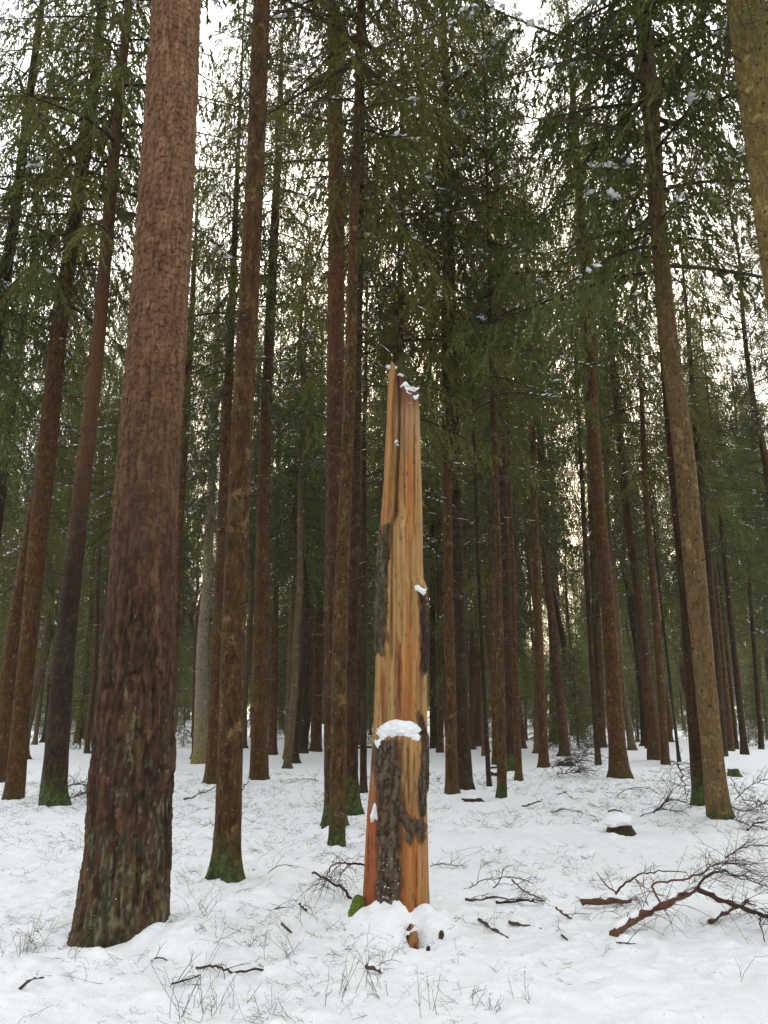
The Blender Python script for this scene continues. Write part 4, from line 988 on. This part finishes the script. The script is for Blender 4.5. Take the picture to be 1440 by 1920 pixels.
        Fk = F[keep.reshape(-1)[F].any(1)]
        used = np.unique(Fk); remap = np.zeros(len(V), int); remap[used] = np.arange(len(used))
        Vb = np.stack([Xo - B[0], Yo - B[1], ZZ - B[2]], -1).reshape(-1, 3)[used]
        o = obj('bark', make_mesh('bark', Vb, [remap[Fk]], [bm_], attrs={'wood': cc_.reshape(-1, 3)[used]}), root)
        o['label'] = lab
    # snow caught on the snag
    def snowlump(px, py, w, h, dpt, seed, yoff=0.0, sub=4, rough=.5):
        P = onplane(px, py, SNAG_Y + yoff); k_ = depth(P) / FPX
        V0, F0 = ICO[sub]
        r = 1 + rough * fbm(V0[:, 0] * 2.4 + seed, V0[:, 1] * 2.4, V0[:, 2] * 2.4, seed, 4) + .22 * fbm(V0[:, 0] * 6, V0[:, 1] * 6, V0[:, 2] * 6, seed + 1, 3)
        Vn = V0 * r[:, None]
        if w < 30 and sub > 2:      # thin crusts instead of balls
            Vn[:, 2] *= .72; Vn[:, 0] *= 1.25; Vn[:, 2] += .45 * np.sin(Vn[:, 0] * 2.3 + seed)
        Vn = Vn * np.array([w * k_ / 2, dpt / 2, h * k_ / 2])
        o = obj('snow_patch', make_mesh('snow_patch', Vn, [F0], [M['snow']]), root, tuple(P - B)); return o
    yf = lambda py: -float(np.interp(py, [700, 1340, 1385, 1760], [.13, .155, .22, .27]))
    o = snowlump(751, 1367, 70, 32, .16, 3, -.185, 5, .3); o['label'] = 'thick snow heap lying on the broken ledge'
    snowlump(722, 1376, 24, 22, .06, 5, -.205); snowlump(713, 1390, 16, 20, .05, 6, -.19); snowlump(765, 1380, 40, 18, .08, 7, -.215)
    snowlump(703, 1528, 13, 36, .05, 8, -.20); snowlump(786, 1106, 20, 17, .07, 9, -.13)
    snowlump(734, 689, 15, 8, .06, 10, -.02, 3)
    for k__, (a_, b_, w_, h_) in enumerate([(759,722,14,12),(768,731,16,9),(766,738,12,10),(778,728,13,7),(779,744,10,11),(768,757,6,5),(743,828,6,7),(745,834,5,4),(751,703,9,6),(762,728,9,14)]):
        snowlump(a_, b_, w_, h_, .035, 20 + k__, -.10, 3)
    rg = np.random.default_rng(9)
    for k__ in range(34):
        a_ = rg.uniform(704, 750); b_ = 1600 + 125 * rg.random() ** .6; s_1 = rg.uniform(3.5, 9) * (.6 + .7 * (b_ - 1600) / 125)
        snowlump(a_, b_, s_1 * rg.uniform(.8, 1.4), s_1, .03, 60 + k__, yf(b_) + .035 * abs((a_ - 742) / 30), 2)
    for (a_, b_, w_, h_, y_) in [(752,1725,26,18,-.29),(765,1735,22,16,-.33),(740,1718,30,22,-.28),(720,1712,34,26,-.24),(700,1712,22,22,-.17),(770,1742,18,14,-.36),(758,1742,16,12,-.36)]:
        snowlump(a_, b_, w_, h_, .12, int(a_ + b_), y_, 4)
    # the torn root end poking out of the snow in front
    mb = MB(); P0 = onplane(771, 1783, SNAG_Y - .44); k_ = depth(P0) / FPX
    nn_, kk_ = 26, 22; zz = np.linspace(-.12, 46 * k_, nn_); aa = np.arange(kk_) / kk_ * 2 * np.pi
    ZA, AA = np.meshgrid(zz, aa, indexing='ij')
    rr = np.interp(ZA, [-.12, 0, 15 * k_, 32 * k_, 46 * k_], [14 * k_, 12 * k_, 14 * k_, 12 * k_, 3 * k_]) * (1 + .38 * fbm(np.cos(AA) * 2.3, np.sin(AA) * 2.3, ZA * 14, 171, 4))
    Vr = np.stack([rr * np.cos(AA), rr * np.sin(AA) * .8, ZA], -1).reshape(-1, 3)
    i = np.arange(nn_ - 1)[:, None] * kk_; j = np.arange(kk_)[None]
    Fr = np.stack([i + j, i + (j + 1) % kk_, i + kk_ + (j + 1) % kk_, i + kk_ + j], -1).reshape(-1, 4)
    nr = fbm(np.cos(AA) * 3, np.sin(AA) * 3, ZA * 8, 173, 3)
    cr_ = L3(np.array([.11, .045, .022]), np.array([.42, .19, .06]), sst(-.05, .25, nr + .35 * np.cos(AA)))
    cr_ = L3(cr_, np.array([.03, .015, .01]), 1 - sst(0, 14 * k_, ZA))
    obj('root_stub', make_mesh('root_stub', Vr, [Fr], [m], attrs={'wood': cr_.reshape(-1, 3)}), root, tuple(P0 - B))
    snowlump(768, 1744, 24, 12, .10, 301, -.43, 4); snowlump(763, 1751, 8, 7, .04, 302, -.50, 3)
    # mossy buttress at the left foot
    P1 = onplane(669, 1724, SNAG_Y - .10); V0, F0 = ICO[4]
    r = 1 + .45 * fbm(V0[:, 0] * 2.4, V0[:, 1] * 2.4, V0[:, 2] * 2.4, 181, 4)
    kx = depth(P1) / FPX
    Vm = V0 * r[:, None] * np.array([17 * kx, .09, 34 * kx]); Vm[:, 0] += Vm[:, 2] * .22
    mm, nt, ns, L = newmat('bright_moss')
    n = noise(nt, coords(nt, (1, 1, 1), False), 90, 4, .7)
    principled(nt, mixc(nt, ramp(nt, n, .35, .7), (.07, .10, .012), (.24, .31, .045)), .95, n, 1.0, .02)
    M['moss'] = mm
    obj('mossy_root', make_mesh('mossy_root', Vm, [F0], [mm]), root, tuple(P1 - B + np.array([0, 0, .02])))
    snowlump(679, 1706, 13, 36, .06, 311, -.07, 4); snowlump(672, 1697, 9, 22, .05, 312, -.06, 3); snowlump(686, 1722, 18, 20, .07, 313, -.14, 4)
snag()

# ------------------------------------------------------------------ stumps, logs, bench-like plank
def cut_stump(px, py, wpx, hpx, capw, caph, label, name='tree_stump', mat='spruce_dark_far', mossy=True):
    P = hit(px, py); k = depth(P) / FPX; r = wpx * k / 2; h = hpx * k
    root = empty(name, tuple(P)); tag(root, label, 'stump')
    zs = np.concatenate([np.linspace(-.15, h, 16), [h]]); C = np.zeros((17, 2)); Rd = np.full(17, r) * np.interp(zs, [-.15, 0, h * .5, h], [1.5, 1.25, 1.03, 1.0]); Rd[-1] = .001
    V, F, *_ = trunk_mesh(C, Rd, zs, 28, int(px), .028)
    obj('trunk', make_mesh('trunk', V, [F], [M[mat]]), root)
    if caph:
        V0, F0 = ICO[4]; rr = 1 + .30 * fbm(V0[:, 0] * 2.2, V0[:, 1] * 2.2, V0[:, 2] * 2.2, int(px), 3)
        Vn = V0 * rr[:, None] * np.array([capw * k / 2, capw * k / 2, caph * k / 2]); Vn[:, 2] = np.where(Vn[:, 2] < 0, Vn[:, 2] * .6, Vn[:, 2])
        obj('snow_cap', make_mesh('snow_cap', Vn, [F0], [M['snow']]), root, (-3 * k, -.02, h + caph * k * .10))
    return root
cut_stump(1161, 1560, 44, 14, 52, 34, 'low mossy stump under a round cap of snow on the right')
cut_stump(1376, 1456, 15, 14, 12, 4, 'small bare grey cut stump near the right edge', mat='spruce_pale')
cut_stump(884, 1503, 24, 6, 26, 12, 'small snow covered hump of wood at the foot of the two touching trunks')
cut_stump(1062, 1436, 20, 8, 22, 10, 'low snow capped stub in the brush behind the slender lone spruce')

def log(name, p0, p1, r, label, cat, mat, snow=True, k=10, group=None):
    a, b = np.array(p0, float), np.array(p1, float); root = empty(name, tuple(a)); tag(root, label, cat, group)
    s = np.linspace(0, 1, 14)[:, None]; P = (b - a) * s + np.array([0, 0, 1]) * .3 * r * np.sin(s * 9)
    mb = MB(); mb.tube(P, r * (1 + .12 * np.sin(s[:, 0] * 17)), k, 0, .4, True); obj('wood', mb.build('wood', [mat]), root)
    if snow:
        mb = MB(); mb.tube(P + np.array([0, 0, r * .75]), r * (.75 + .15 * np.sin(s[:, 0] * 23)), 8, 0, .4, True); obj('snow_cap', mb.build('snow_cap', [M['snow']]), root)
a = hit(640, 1413); b = hit(700, 1413); a[2] += .28; b[2] += .28
log('fallen_log', a, b, .055, 'fallen trunk with a line of snow seen far back between the spruces and the snag', 'log', M['limb'])
a = hit(918, 1456); b = hit(948, 1456); a[2] += .06; b[2] += .08
log('fallen_log', a, b, .06, 'short dark snow topped log wedged between the leaning stem and mossy slim spruce', 'log', M['limb'])
a = hit(921, 1444); b = hit(937, 1442); a[2] += .06; b[2] += .08
log('fallen_log', a, b, .03, 'thin piece of wood lying above the short dark log between two stems', 'log', M['limb'], False)

# ------------------------------------------------------------------ fallen boughs and sticks
def curve(pts, n):
    pts = np.array(pts, float); m = len(pts); t = np.linspace(0, m - 1, n); i = np.clip(t.astype(int), 0, m - 2); f = (t - i)[:, None]
    P = np.concatenate([[2 * pts[0] - pts[1]], pts, [2 * pts[-1] - pts[-2]]])
    p0, p1, p2, p3 = P[i], P[i + 1], P[i + 2], P[i + 3]
    return .5 * ((2 * p1) + (-p0 + p2) * f + (2 * p0 - 5 * p1 + 4 * p2 - p3) * f ** 2 + (-p0 + 3 * p1 - 3 * p2 + p3) * f ** 3)
def lift(px, py, h, ref=None):
    """point h metres above the snow, seen at the pixel"""
    d = ray(px, py); lo, hi = .5, 60
    for _ in range(40):
        t = (lo + hi) / 2; p = d * t; z = CAMH + d[2] * t
        if z > g_low(p[0], p[1]) + h: lo = t
        else: hi = t
    p = d * t; return np.array([p[0], p[1], CAMH + d[2] * t])
def bough(name, label, cat, paths, mat, twigs=0, seed=1, tl=(.15, .5), snow=False, group=None, reach=(.3, 1), upb=.2, tr=.0022):
    """paths: list of (list of (px, py, height above snow), r0, r1)"""
    rg = np.random.default_rng(seed)
    first = lift(*paths[0][0][0]); root = empty(name, tuple(first)); tag(root, label, cat, group)
    lines = []
    for pi, (pp, r0, r1) in enumerate(paths):
        P = curve([lift(*q) - first for q in pp], max(8, 6 * len(pp)))
        L_ = np.linalg.norm(P[-1] - P[0]); P = P + np.stack([.022 * L_ * fbm(np.arange(len(P)) * .6, 0, q, seed + q, 2) for q in range(3)], -1)
        mb = MB(); mb.tube(P, np.linspace(r0, r1, len(P)) * (1 + .05 * rg.normal(0, 1, len(P))), 8 if r0 > .012 else 5, 0, rg.random(), True)
        obj('limb' if r0 > .008 else 'twig', mb.build('limb', [mat]), root); lines.append(P)
        if snow and r0 > .01:
            q0 = rg.integers(0, 3)
            while q0 < len(P) - 3:
                q1 = q0 + rg.integers(3, 7)
                seg = P[q0:q1] + np.array([0, 0, 1.]) * np.interp(np.arange(q0, min(q1, len(P))), [0, len(P)], [r0, r1])[:, None] * .85
                if len(seg) >= 3:
                    rr = r0 * .80 * np.sin(np.linspace(.25, 2.9, len(seg))) ** .6; mb = MB(); mb.tube(seg, rr, 7, 0, .5, True); obj('snow_cap', mb.build('snow_cap', [M['snow']]), root)
                q0 = q1 + rg.integers(0, 3)
    if twigs:
        mb = MB()
        for _ in range(twigs):
            P = lines[rg.integers(0, len(lines))]; q = int(rg.uniform(*reach) * (len(P) - 2)); T_ = nrm((P[q + 1] - P[q])[None])[0]
            sd = nrm(np.cross(T_, rg.normal(0, 1, 3))[None])[0]; sd[2] = abs(sd[2]) * .6 + upb * rg.normal(.3, 1)
            d = nrm((T_ * rg.uniform(.3, 1.1) + sd)[None])[0]; l = rg.uniform(*tl); k = 6
            s = np.linspace(0, 1, k)[:, None]; drp = rg.uniform(.1, .7)
            bd = rg.normal(0, .18, 3)
            Q = P[q] + d * l * s + bd * l * s ** 2 - np.array([0, 0, 1.]) * drp * l * s ** 2
            zmin = np.array([float(g_low(*(a_[:2] + first[:2]))) for a_ in Q]) - first[2] - .02
            Q[:, 2] = np.maximum(Q[:, 2], zmin)
            mb.tube(Q, np.linspace(tr * 1.3, tr * .5, k), 3, 0, rg.random())
            for __ in range(rg.integers(1, 4)):
                q2 = rg.integers(1, k - 1); d2 = nrm((d + rg.normal(0, .7, 3))[None])[0]; l2 = l * rg.uniform(.2, .45)
                mb.tube(np.array([Q[q2], Q[q2] + d2 * l2 * .5, Q[q2] + d2 * l2 - (0, 0, l2 * .2)]), [tr * .8, tr * .6, tr * .4], 3, 0, rg.random())
        obj('twigs', mb.build('twigs', [mat]), root)['kind'] = 'stuff'
    return root
RD, GR = M['deadred'], M['deadgrey']
bough('fallen_bough', 'large reddish fallen bough with many fine twigs arched over the snow at the right', 'branch',
  [([(1148,1754,.03),(1190,1722,.10),(1240,1697,.19),(1305,1666,.30)], .034, .022), ([(1305,1666,.30),(1350,1688,.22),(1400,1704,.15),(1450,1722,.10)], .022, .016),
   ([(1305,1666,.30),(1330,1640,.36),(1370,1636,.32),(1440,1664,.2)], .010, .004), ([(1240,1697,.19),(1222,1660,.2),(1270,1650,.3),(1320,1636,.36),(1332,1624,.40)], .009, .006),
   ([(1332,1624,.40),(1370,1620,.40),(1420,1640,.3)], .005, .003)],
  RD, 95, 3, (.15, .5), True, reach=(.15, 1), upb=0)
bough('fallen_bough', 'broken dark log with curved side branch left of the large reddish bough', 'branch',
  [([(1090,1691,.04),(1130,1689,.05),(1175,1688,.03),(1182,1690,.02)], .030, .018), ([(1155,1675,.08),(1185,1645,.17),(1225,1634,.22),(1285,1636,.18)], .010, .004),
   ([(1155,1674,.07),(1135,1658,.15),(1119,1636,.20)], .007, .004), ([(1185,1645,.17),(1215,1668,.12),(1240,1680,.02)], .005, .002)], RD, 26, 5, (.1, .3), True, reach=(.1, .9))
bough('fallen_branch', 'thin twiggy branch arching at the right edge behind the large reddish bough', 'branch',
  [([(1360,1610,.10),(1395,1588,.22),(1440,1586,.25)], .007, .004), ([(1332,1624,.05),(1365,1640,.04),(1410,1652,.02)], .005, .003)], GR, 46, 6, (.15, .45), False, reach=(0, 1))
bough('fallen_branch', 'short mossy broken branch end under the reddish bough near the right edge', 'branch',
  [([(1332,1730,.02),(1365,1708,.06),(1400,1690,.10)], .020, .014), ([(1400,1690,.1),(1425,1712,.06),(1430,1768,.02)], .007, .004)], RD, 24, 8, (.1, .35), True)
bough('fallen_branch', 'dark crossing branches lying left of the broken dark log', 'branch',
  [([(872,1687,.03),(930,1684,.05),(1022,1688,.03)], .012, .006), ([(930,1692,.02),(985,1688,.03),(1010,1692,.02)], .013, .007), ([(870,1668,.02),(905,1652,.08),(960,1645,.12),(1000,1655,.05)], .005, .003),
   ([(925,1665,.05),(938,1650,.12),(944,1628,.18)], .006, .003), ([(960,1650,.10),(985,1672,.04),(1015,1684,.02)], .008, .005)], GR, 30, 11, (.1, .35), True, reach=(.1, 1))
for k_, (nm, lab, pp, r0, r1, tw, mt) in enumerate([
  ('fallen_stick', 'thick dark stick stuck in the snow just right of the snag foot', [(831,1716,.03),(850,1732,.03),(872,1742,.0)], .020, .012, 3, GR),
  ('fallen_stick', 'straight dark stick lying diagonally right of the snag, in front of the crossing branches', [(899,1724,.03),(925,1741,.03),(953,1758,.01)], .013, .010, 0, GR),
  ('fallen_stick', 'dark stick half sunk in snow between the diagonal stick and the short upright stick', [(955,1729,.02),(985,1736,.02),(1016,1743,.0)], .017, .012, 0, GR),
  ('fallen_stick', 'short forked stick right of the half sunk stick', [(1044,1702,.05),(1058,1714,.03),(1072,1722,.0)], .013, .009, 3, RD),
  ('fallen_stick', 'tiny dark wood chip in the snow below the short forked stick', [(1054,1754,.01),(1060,1759,.02),(1066,1765,.0)], .009, .005, 0, GR),
  ('fallen_branch', 'long thin kinked branch lying in the snow in the lower left foreground', [(368,1815,.01),(400,1812,.04),(418,1817,.05),(440,1822,.03),(480,1818,.03),(518,1814,.0)], .007, .007, 5, GR),
  ('fallen_branch', 'faint thin twig leading down left from the kinked branch', [(322,1846,.0),(345,1838,.02),(376,1828,.01)], .006, .004, 4, GR),
  ('fallen_stick', 'short bent stick near the lower left corner', [(36,1856,.0),(50,1842,.05),(64,1834,.06),(82,1833,.04)], .012, .005, 1, GR),
  ('fallen_stick', 'straight stick poking up left from behind the foot of the snag', [(584,1635,.10),(625,1656,.08),(650,1678,.05),(666,1692,.0)], .010, .012, 2, GR),
  ('fallen_branch', 'thin forked twig lying in the snow left of the snag at mid distance', [(480,1640,.01),(497,1642,.01),(525,1622,.08),(556,1628,.02)], .005, .003, 3, GR),
  ('fallen_stick', 'small dark stick left of the snag, beside a low leafless shrub', [(562,1694,.05),(572,1704,.03),(582,1716,.0)], .012, .008, 1, GR),
  ('fallen_stick', 'small dark stick lying below and left of the low leafless shrub', [(528,1732,.04),(538,1741,.02),(547,1749,.0)], .010, .008, 0, GR),
  ('fallen_branch', 'fine twig lying flat left of the snag', [(505,1709,.0),(530,1702,.03),(570,1706,.01)], .004, .003, 4, GR),
  ('fallen_stick', 'dark straight stick far right of the snag in front of the slender lone spruce', [(978,1512,.02),(998,1507,.05),(1017,1500,.08)], .017, .012, 0, GR),
  ('fallen_branch', 'long arched branch lying left of the snow capped mossy stump', [(1033,1522,.03),(1065,1518,.10),(1095,1524,.08),(1132,1538,.0)], .012, .004, 10, GR),
  ('fallen_branch', 'thin bent twig between the dark straight stick and the fork footed spruce', [(1045,1489,.03),(1060,1487,.06),(1073,1497,.02),(1086,1498,.0)], .012, .007, 1, GR),
  ('fallen_branch', 'slender branch arching over the snow below the dark reddish trunk', [(1153,1494,.0),(1180,1479,.14),(1215,1478,.18),(1238,1490,.05)], .009, .005, 4, GR),
  ('fallen_branch', 'curved branch arching behind the snow capped mossy stump', [(1140,1521,.05),(1160,1519,.09),(1178,1530,.03)], .014, .009, 1, GR),
  ('fallen_stick', 'dark hooked stick near the right edge beneath the brush', [(1402,1557,.01),(1412,1545,.07),(1434,1540,.08)], .018, .012, 5, GR),
  ('fallen_branch', 'dark branch lying on the snow behind the lichened spruce at its left', [(345,1500,.01),(375,1487,.06),(402,1476,.08)], .016, .009, 12, GR),
  ('fallen_stick', 'stick leaning against the foot of the slender spruce', [(452,1482,.02),(462,1470,.12),(472,1459,.2)], .015, .012, 0, GR),
  ('fallen_branch', 'thin forked twig lying just behind the right side of the snag', [(806,1624,.02),(835,1620,.05),(860,1625,.02)], .005, .003, 6, GR),
  ('fallen_branch', 'small bent twig right below the thick flaky pine', [(275,1798,.01),(300,1796,.05),(322,1806,.0)], .006, .004, 3, GR),
  ('fallen_stick', 'small dark twig on the snow below the large reddish bough', [(1156,1768,.01),(1180,1769,.02),(1208,1774,.0)], .006, .003, 3, GR),
  ('fallen_branch', 'dark fallen twig in front of the snag on the bare snow', [(688,1812,.02),(702,1816,.03),(718,1824,.0)], .016, .008, 2, GR),
  ('fallen_branch', 'thin twig lying left of the dark trunk pair, on the far slope', [(598,1465,.03),(575,1460,.1),(540,1468,.02)], .012, .006, 12, GR),
]):
    bough(nm, lab, 'stick' if nm == 'fallen_stick' else 'branch', [(pp, r0, r1)], mt, tw, 40 + k_, (.08, .28), r0 >= .012, reach=(.1, 1), tr=.0022 if pp[0][1] > 1600 else .004)
bough('fallen_branch', 'arched dead branch with hanging reddish twigs touching the left side of the snag', 'branch',
  [([(684,1622,.34),(655,1619,.36),(632,1618,.34),(617,1632,.26),(606,1662,.12)], .009, .004), ([(655,1619,.36),(640,1640,.24),(628,1660,.15)], .004, .003), ([(640,1618,.35),(612,1650,.2),(596,1672,.06)], .004, .002)], RD, 44, 70, (.1, .32), False, reach=(.1, 1), upb=-.2)
bough('brush_pile', 'tangled bundle of bare twigs left of the pale leaning spruce foot', 'branch',
  [([(1225,1524,.04),(1255,1500,.2),(1300,1508,.2)], .010, .005), ([(1270,1430,.9),(1276,1462,.55),(1290,1500,.05)], .012, .007), ([(1240,1515,.1),(1262,1480,.4),(1300,1450,.6)], .008, .004), ([(1200,1530,.02),(1245,1518,.1),(1290,1524,.05)], .008, .004)], GR, 60, 71, (.2, .6), False, reach=(0, 1), tr=.004)
bough('brush_pile', 'spread of thin bare branches at the right edge behind the pale leaning spruce', 'branch',
  [([(1362,1450,.3),(1395,1490,.25),(1440,1520,.1)], .010, .006), ([(1375,1500,.1),(1410,1470,.35),(1440,1462,.4)], .009, .005), ([(1368,1535,.05),(1405,1545,.06),(1440,1556,.02)], .009, .005), ([(1370,1512,.1),(1400,1520,.12),(1445,1498,.2)], .009, .004)], GR, 70, 72, (.2, .6), False, reach=(0, 1), tr=.004)
bough('brush_pile', 'loose heap of bare twigs behind the thick pine at its left', 'branch',
  [([(118,1478,.2),(150,1470,.35),(178,1492,.1)], .010, .005), ([(125,1500,.05),(150,1490,.15),(190,1486,.12)], .010, .004)], GR, 40, 73, (.2, .7), False, reach=(0, 1), tr=.005)
bough('brush_pile', 'low snowy tangle of twigs behind the slender lone spruce', 'branch',
  [([(1035,1442,.1),(1060,1425,.4),(1100,1432,.3)], .012, .006), ([(1045,1452,.05),(1075,1448,.12),(1105,1444,.1)], .012, .006), ([(1075,1440,.2),(1098,1410,.7),(1112,1396,.9)], .010, .005)], GR, 120, 74, (.3, .9), True, reach=(0, 1), tr=.006)
# bits in front of the snag
def chip(px, py, w, h, label, mat, seed):
    P = hit(px, py); P[2] = gz(P[0], P[1]); k = depth(P) / FPX; V0, F0 = ICO[3]
    r = 1 + .3 * fbm(V0[:, 0] * 1.7, V0[:, 1] * 1.7, V0[:, 2] * 1.7, seed, 3)
    V = V0 * r[:, None]; V *= (1 + .5 * fbm(V0[:, 0] * 3, V0[:, 1] * 3, V0[:, 2] * 3, seed + 9, 3))[:, None]; V[:, 0] += .25 * V[:, 2]; V = V * np.array([w * k / 2, .02, h * k / 2]); V += .003 * np.stack([fbm(V[:,0]*90, V[:,1]*90, V[:,2]*30, seed+q, 2) for q in range(3)], -1)
    o = obj('bark_chip', make_mesh('bark_chip', V, [F0], [mat]), None, tuple(P + np.array([0, 0, h * k * .3]))); tag(o, label, 'bark chip')
chip(827, 1768, 9, 17, 'grey chip of bark standing in the snow right of the torn root end', M['spruce_pale_far'], 3)
chip(803, 1785, 7, 10, 'tiny dark crumb of bark right beside the torn root end', M['deadgrey'], 4)
chip(262, 1768, 20, 18, 'dark snow free hollow chunk of bark at the right foot of the thick flaky pine', M['deadgrey'], 5)
chip(235, 1780, 22, 14, 'grey chunk of bark below the thick flaky pine', M['limb'], 6)

# ------------------------------------------------------------------ undergrowth
def shrub_lines(rg, h, n):
    out = []
    for _ in range(n):
        a = rg.uniform(0, 6.283); l = h * rg.uniform(.5, 1.1); d = np.array([math.cos(a) * rg.uniform(.2, .9), math.sin(a) * rg.uniform(.2, .9), 1.0]); d /= np.linalg.norm(d)
        b = np.append(rg.normal(0, h * .25, 2), -.02); k = 4; s = np.linspace(0, 1, k)[:, None]
        P = b + d * l * s + rg.normal(0, .22, 3) * l * s ** 2 + .02 * l * rg.normal(0, 1, (k, 3))
        out.append((P, .0016, .0010))
        for __ in range(rg.integers(1, 4)):
            q = rg.integers(1, k); d2 = nrm((d + rg.normal(0, .7, 3))[None])[0]; l2 = l * rg.uniform(.2, .5)
            Q = np.array([P[q], P[q] + d2 * l2 * .5, P[q] + d2 * l2 + rg.normal(0, .12, 3) * l2]); out.append((Q, .0011, .0007))
            if rg.random() < .6:
                d3 = nrm((d2 + rg.normal(0, .7, 3))[None])[0]; out.append((np.array([Q[1], Q[1] + d3 * l2 * .4]), .0009, .0006))
    return out
ru = np.random.default_rng(5)
# shrubs in the foreground that stand apart
SH = [(350,1905,.26,9,'bare leafless bilberry shrub at the bottom edge below the kinked branch'),
      (415,1900,.22,7,'bare forked shrub just right of the leafless one at the bottom edge'),
      (640,1880,.26,9,'tall bare twiggy shrub in the foreground straight below the snag'),
      (715,1868,.18,8,'dense low twiggy shrub just right of the tall bare one below the snag'),
      (525,1800,.22,5,'sparse shrub in the foreground left of the snag'),
      (575,1730,.22,8,'low leafless shrub left of the snag with a dark stick beside it'),
      (60,1795,.20,14,'dense bare shrub left of the thick pine foot'),
      (800,1905,.18,4,'single forked bare shoot at the bottom edge right of centre'),
      (925,1895,.14,8,'small dark shrub at the bottom edge right of centre'),
      (1090,1700,.0,0,''),
      (1000,1905,.0,0,''),
      (1110,1800,.14,2,'lone thin twig on the smooth snow right of centre'),
      (1405,1840,.18,2,'thin lone twig near the right edge in the foreground'),
      (985,1880,.12,4,'tuft of dry stalks in the foreground below the dark sticks'),
      (375,1765,.20,7,'curled bare shrub right of the thick pine foot'),
      (470,1790,.16,5,'small bare shrub between the thick pine and the kinked branch'),
      (500,1905,.16,4,'thin bare shoots at the bottom edge left of centre'),
      (870,1880,.12,4,'faint bare shoots at the bottom edge below the diagonal stick')]
for px, py, h, n, lab in SH:
    if not n: continue
    P = hit(px, min(py, 1915)); P[2] = gz(P[0], P[1]); mb = MB()
    for Q, a_, b_ in shrub_lines(ru, h, n): mb.tube(Q, np.linspace(a_ * 1.15, b_, len(Q)), 3, 0, ru.random())
    o = obj('bilberry_shrub', mb.build('bilberry_shrub', [M['twig']]), None, tuple(P)); tag(o, lab, 'shrub')
protos = []
for q_ in range(14):
    mb = MB()
    for Q, a_, b_ in shrub_lines(ru, ru.uniform(.07, .15), int(ru.integers(3, 6))): mb.tube(Q * ((1.7, 1.7, .45) if q_ % 2 else (1.5, 1.5, .6)), np.linspace(a_, b_, len(Q)), 3, 0, ru.random())
    protos.append((np.concatenate(mb.V), np.concatenate(mb.F4) if mb.F4 else None, np.concatenate(mb.t)))
AV, AF, AT, off = [], [], [], 0
cand = 0
N_UG = 2700; gx, gy, sc_ = [], [], []
while len(gx) < N_UG:
    y = 3.4 + 20 * ru.random() ** 1.15; x = ru.uniform(-.56, .56) * (y + .8)
    dn = float(fbm(np.array([x * .55]), np.array([y * .55]), 0, 201, 3)[0]) + .25 * (x < -.3) * (y > 6) - .40 * (y < 5.2) + .10
    if x > .8 and 4.5 < y < 6.0: dn -= .3
    if dn < ru.uniform(-.15, .45): continue
    if np.hypot(x - SNAG_B[0], y - SNAG_B[1]) < .5: continue
    gx.append(x); gy.append(y); sc_.append(1.0 + .06 * max(0, y - 7))
gx, gy = np.array(gx), np.array(gy); gzz = ground_z(gx, gy)
for x, y, z, s in zip(gx, gy, gzz, sc_):
    V, F, tt = protos[ru.integers(0, 14)]; a_ = ru.uniform(0, 6.283); c, s_ = math.cos(a_), math.sin(a_)
    Rm = np.array([[c, -s_, 0], [s_, c, 0], [0, 0, 1]]); AV.append((V * s * ru.uniform(.45, 1.2) * (.75 if y < 5.5 else 1)) @ Rm.T + (x, y, z)); AF.append(F + off); AT.append(tt); off += len(V)
ug = obj('undergrowth', make_mesh('undergrowth', np.concatenate(AV), [np.concatenate(AF)], [M['twig']], attrs={'tint': np.concatenate(AT)}))
tag(ug, 'fine bare bilberry twigs poking through the snow', 'undergrowth', None, 'stuff')

# ------------------------------------------------------------------ cold air between the trees
hm, nt, ns, L = newmat('haze_air')
pv = ns.new('ShaderNodeVolumePrincipled'); pv.inputs['Color'].default_value = (1.0, .95, .86, 1); pv.inputs['Density'].default_value = .0006
ho = ns.new('ShaderNodeOutputMaterial'); L.new(pv.outputs[0], ho.inputs['Volume'])
mb = MB(); x0, x1, y0, y1, z0, z1 = -395., 395., -395., 395., -3.5, 36.
mb.add([[x0,y0,z0],[x1,y0,z0],[x1,y1,z0],[x0,y1,z0],[x0,y0,z1],[x1,y0,z1],[x1,y1,z1],[x0,y1,z1]], [[0,3,2,1],[4,5,6,7],[0,1,5,4],[1,2,6,5],[2,3,7,6],[3,0,4,7]])
hz_ = obj('haze', mb.build('haze', [hm], False)); tag(hz_, 'thin pale winter air between the trees', None, None, 'stuff')
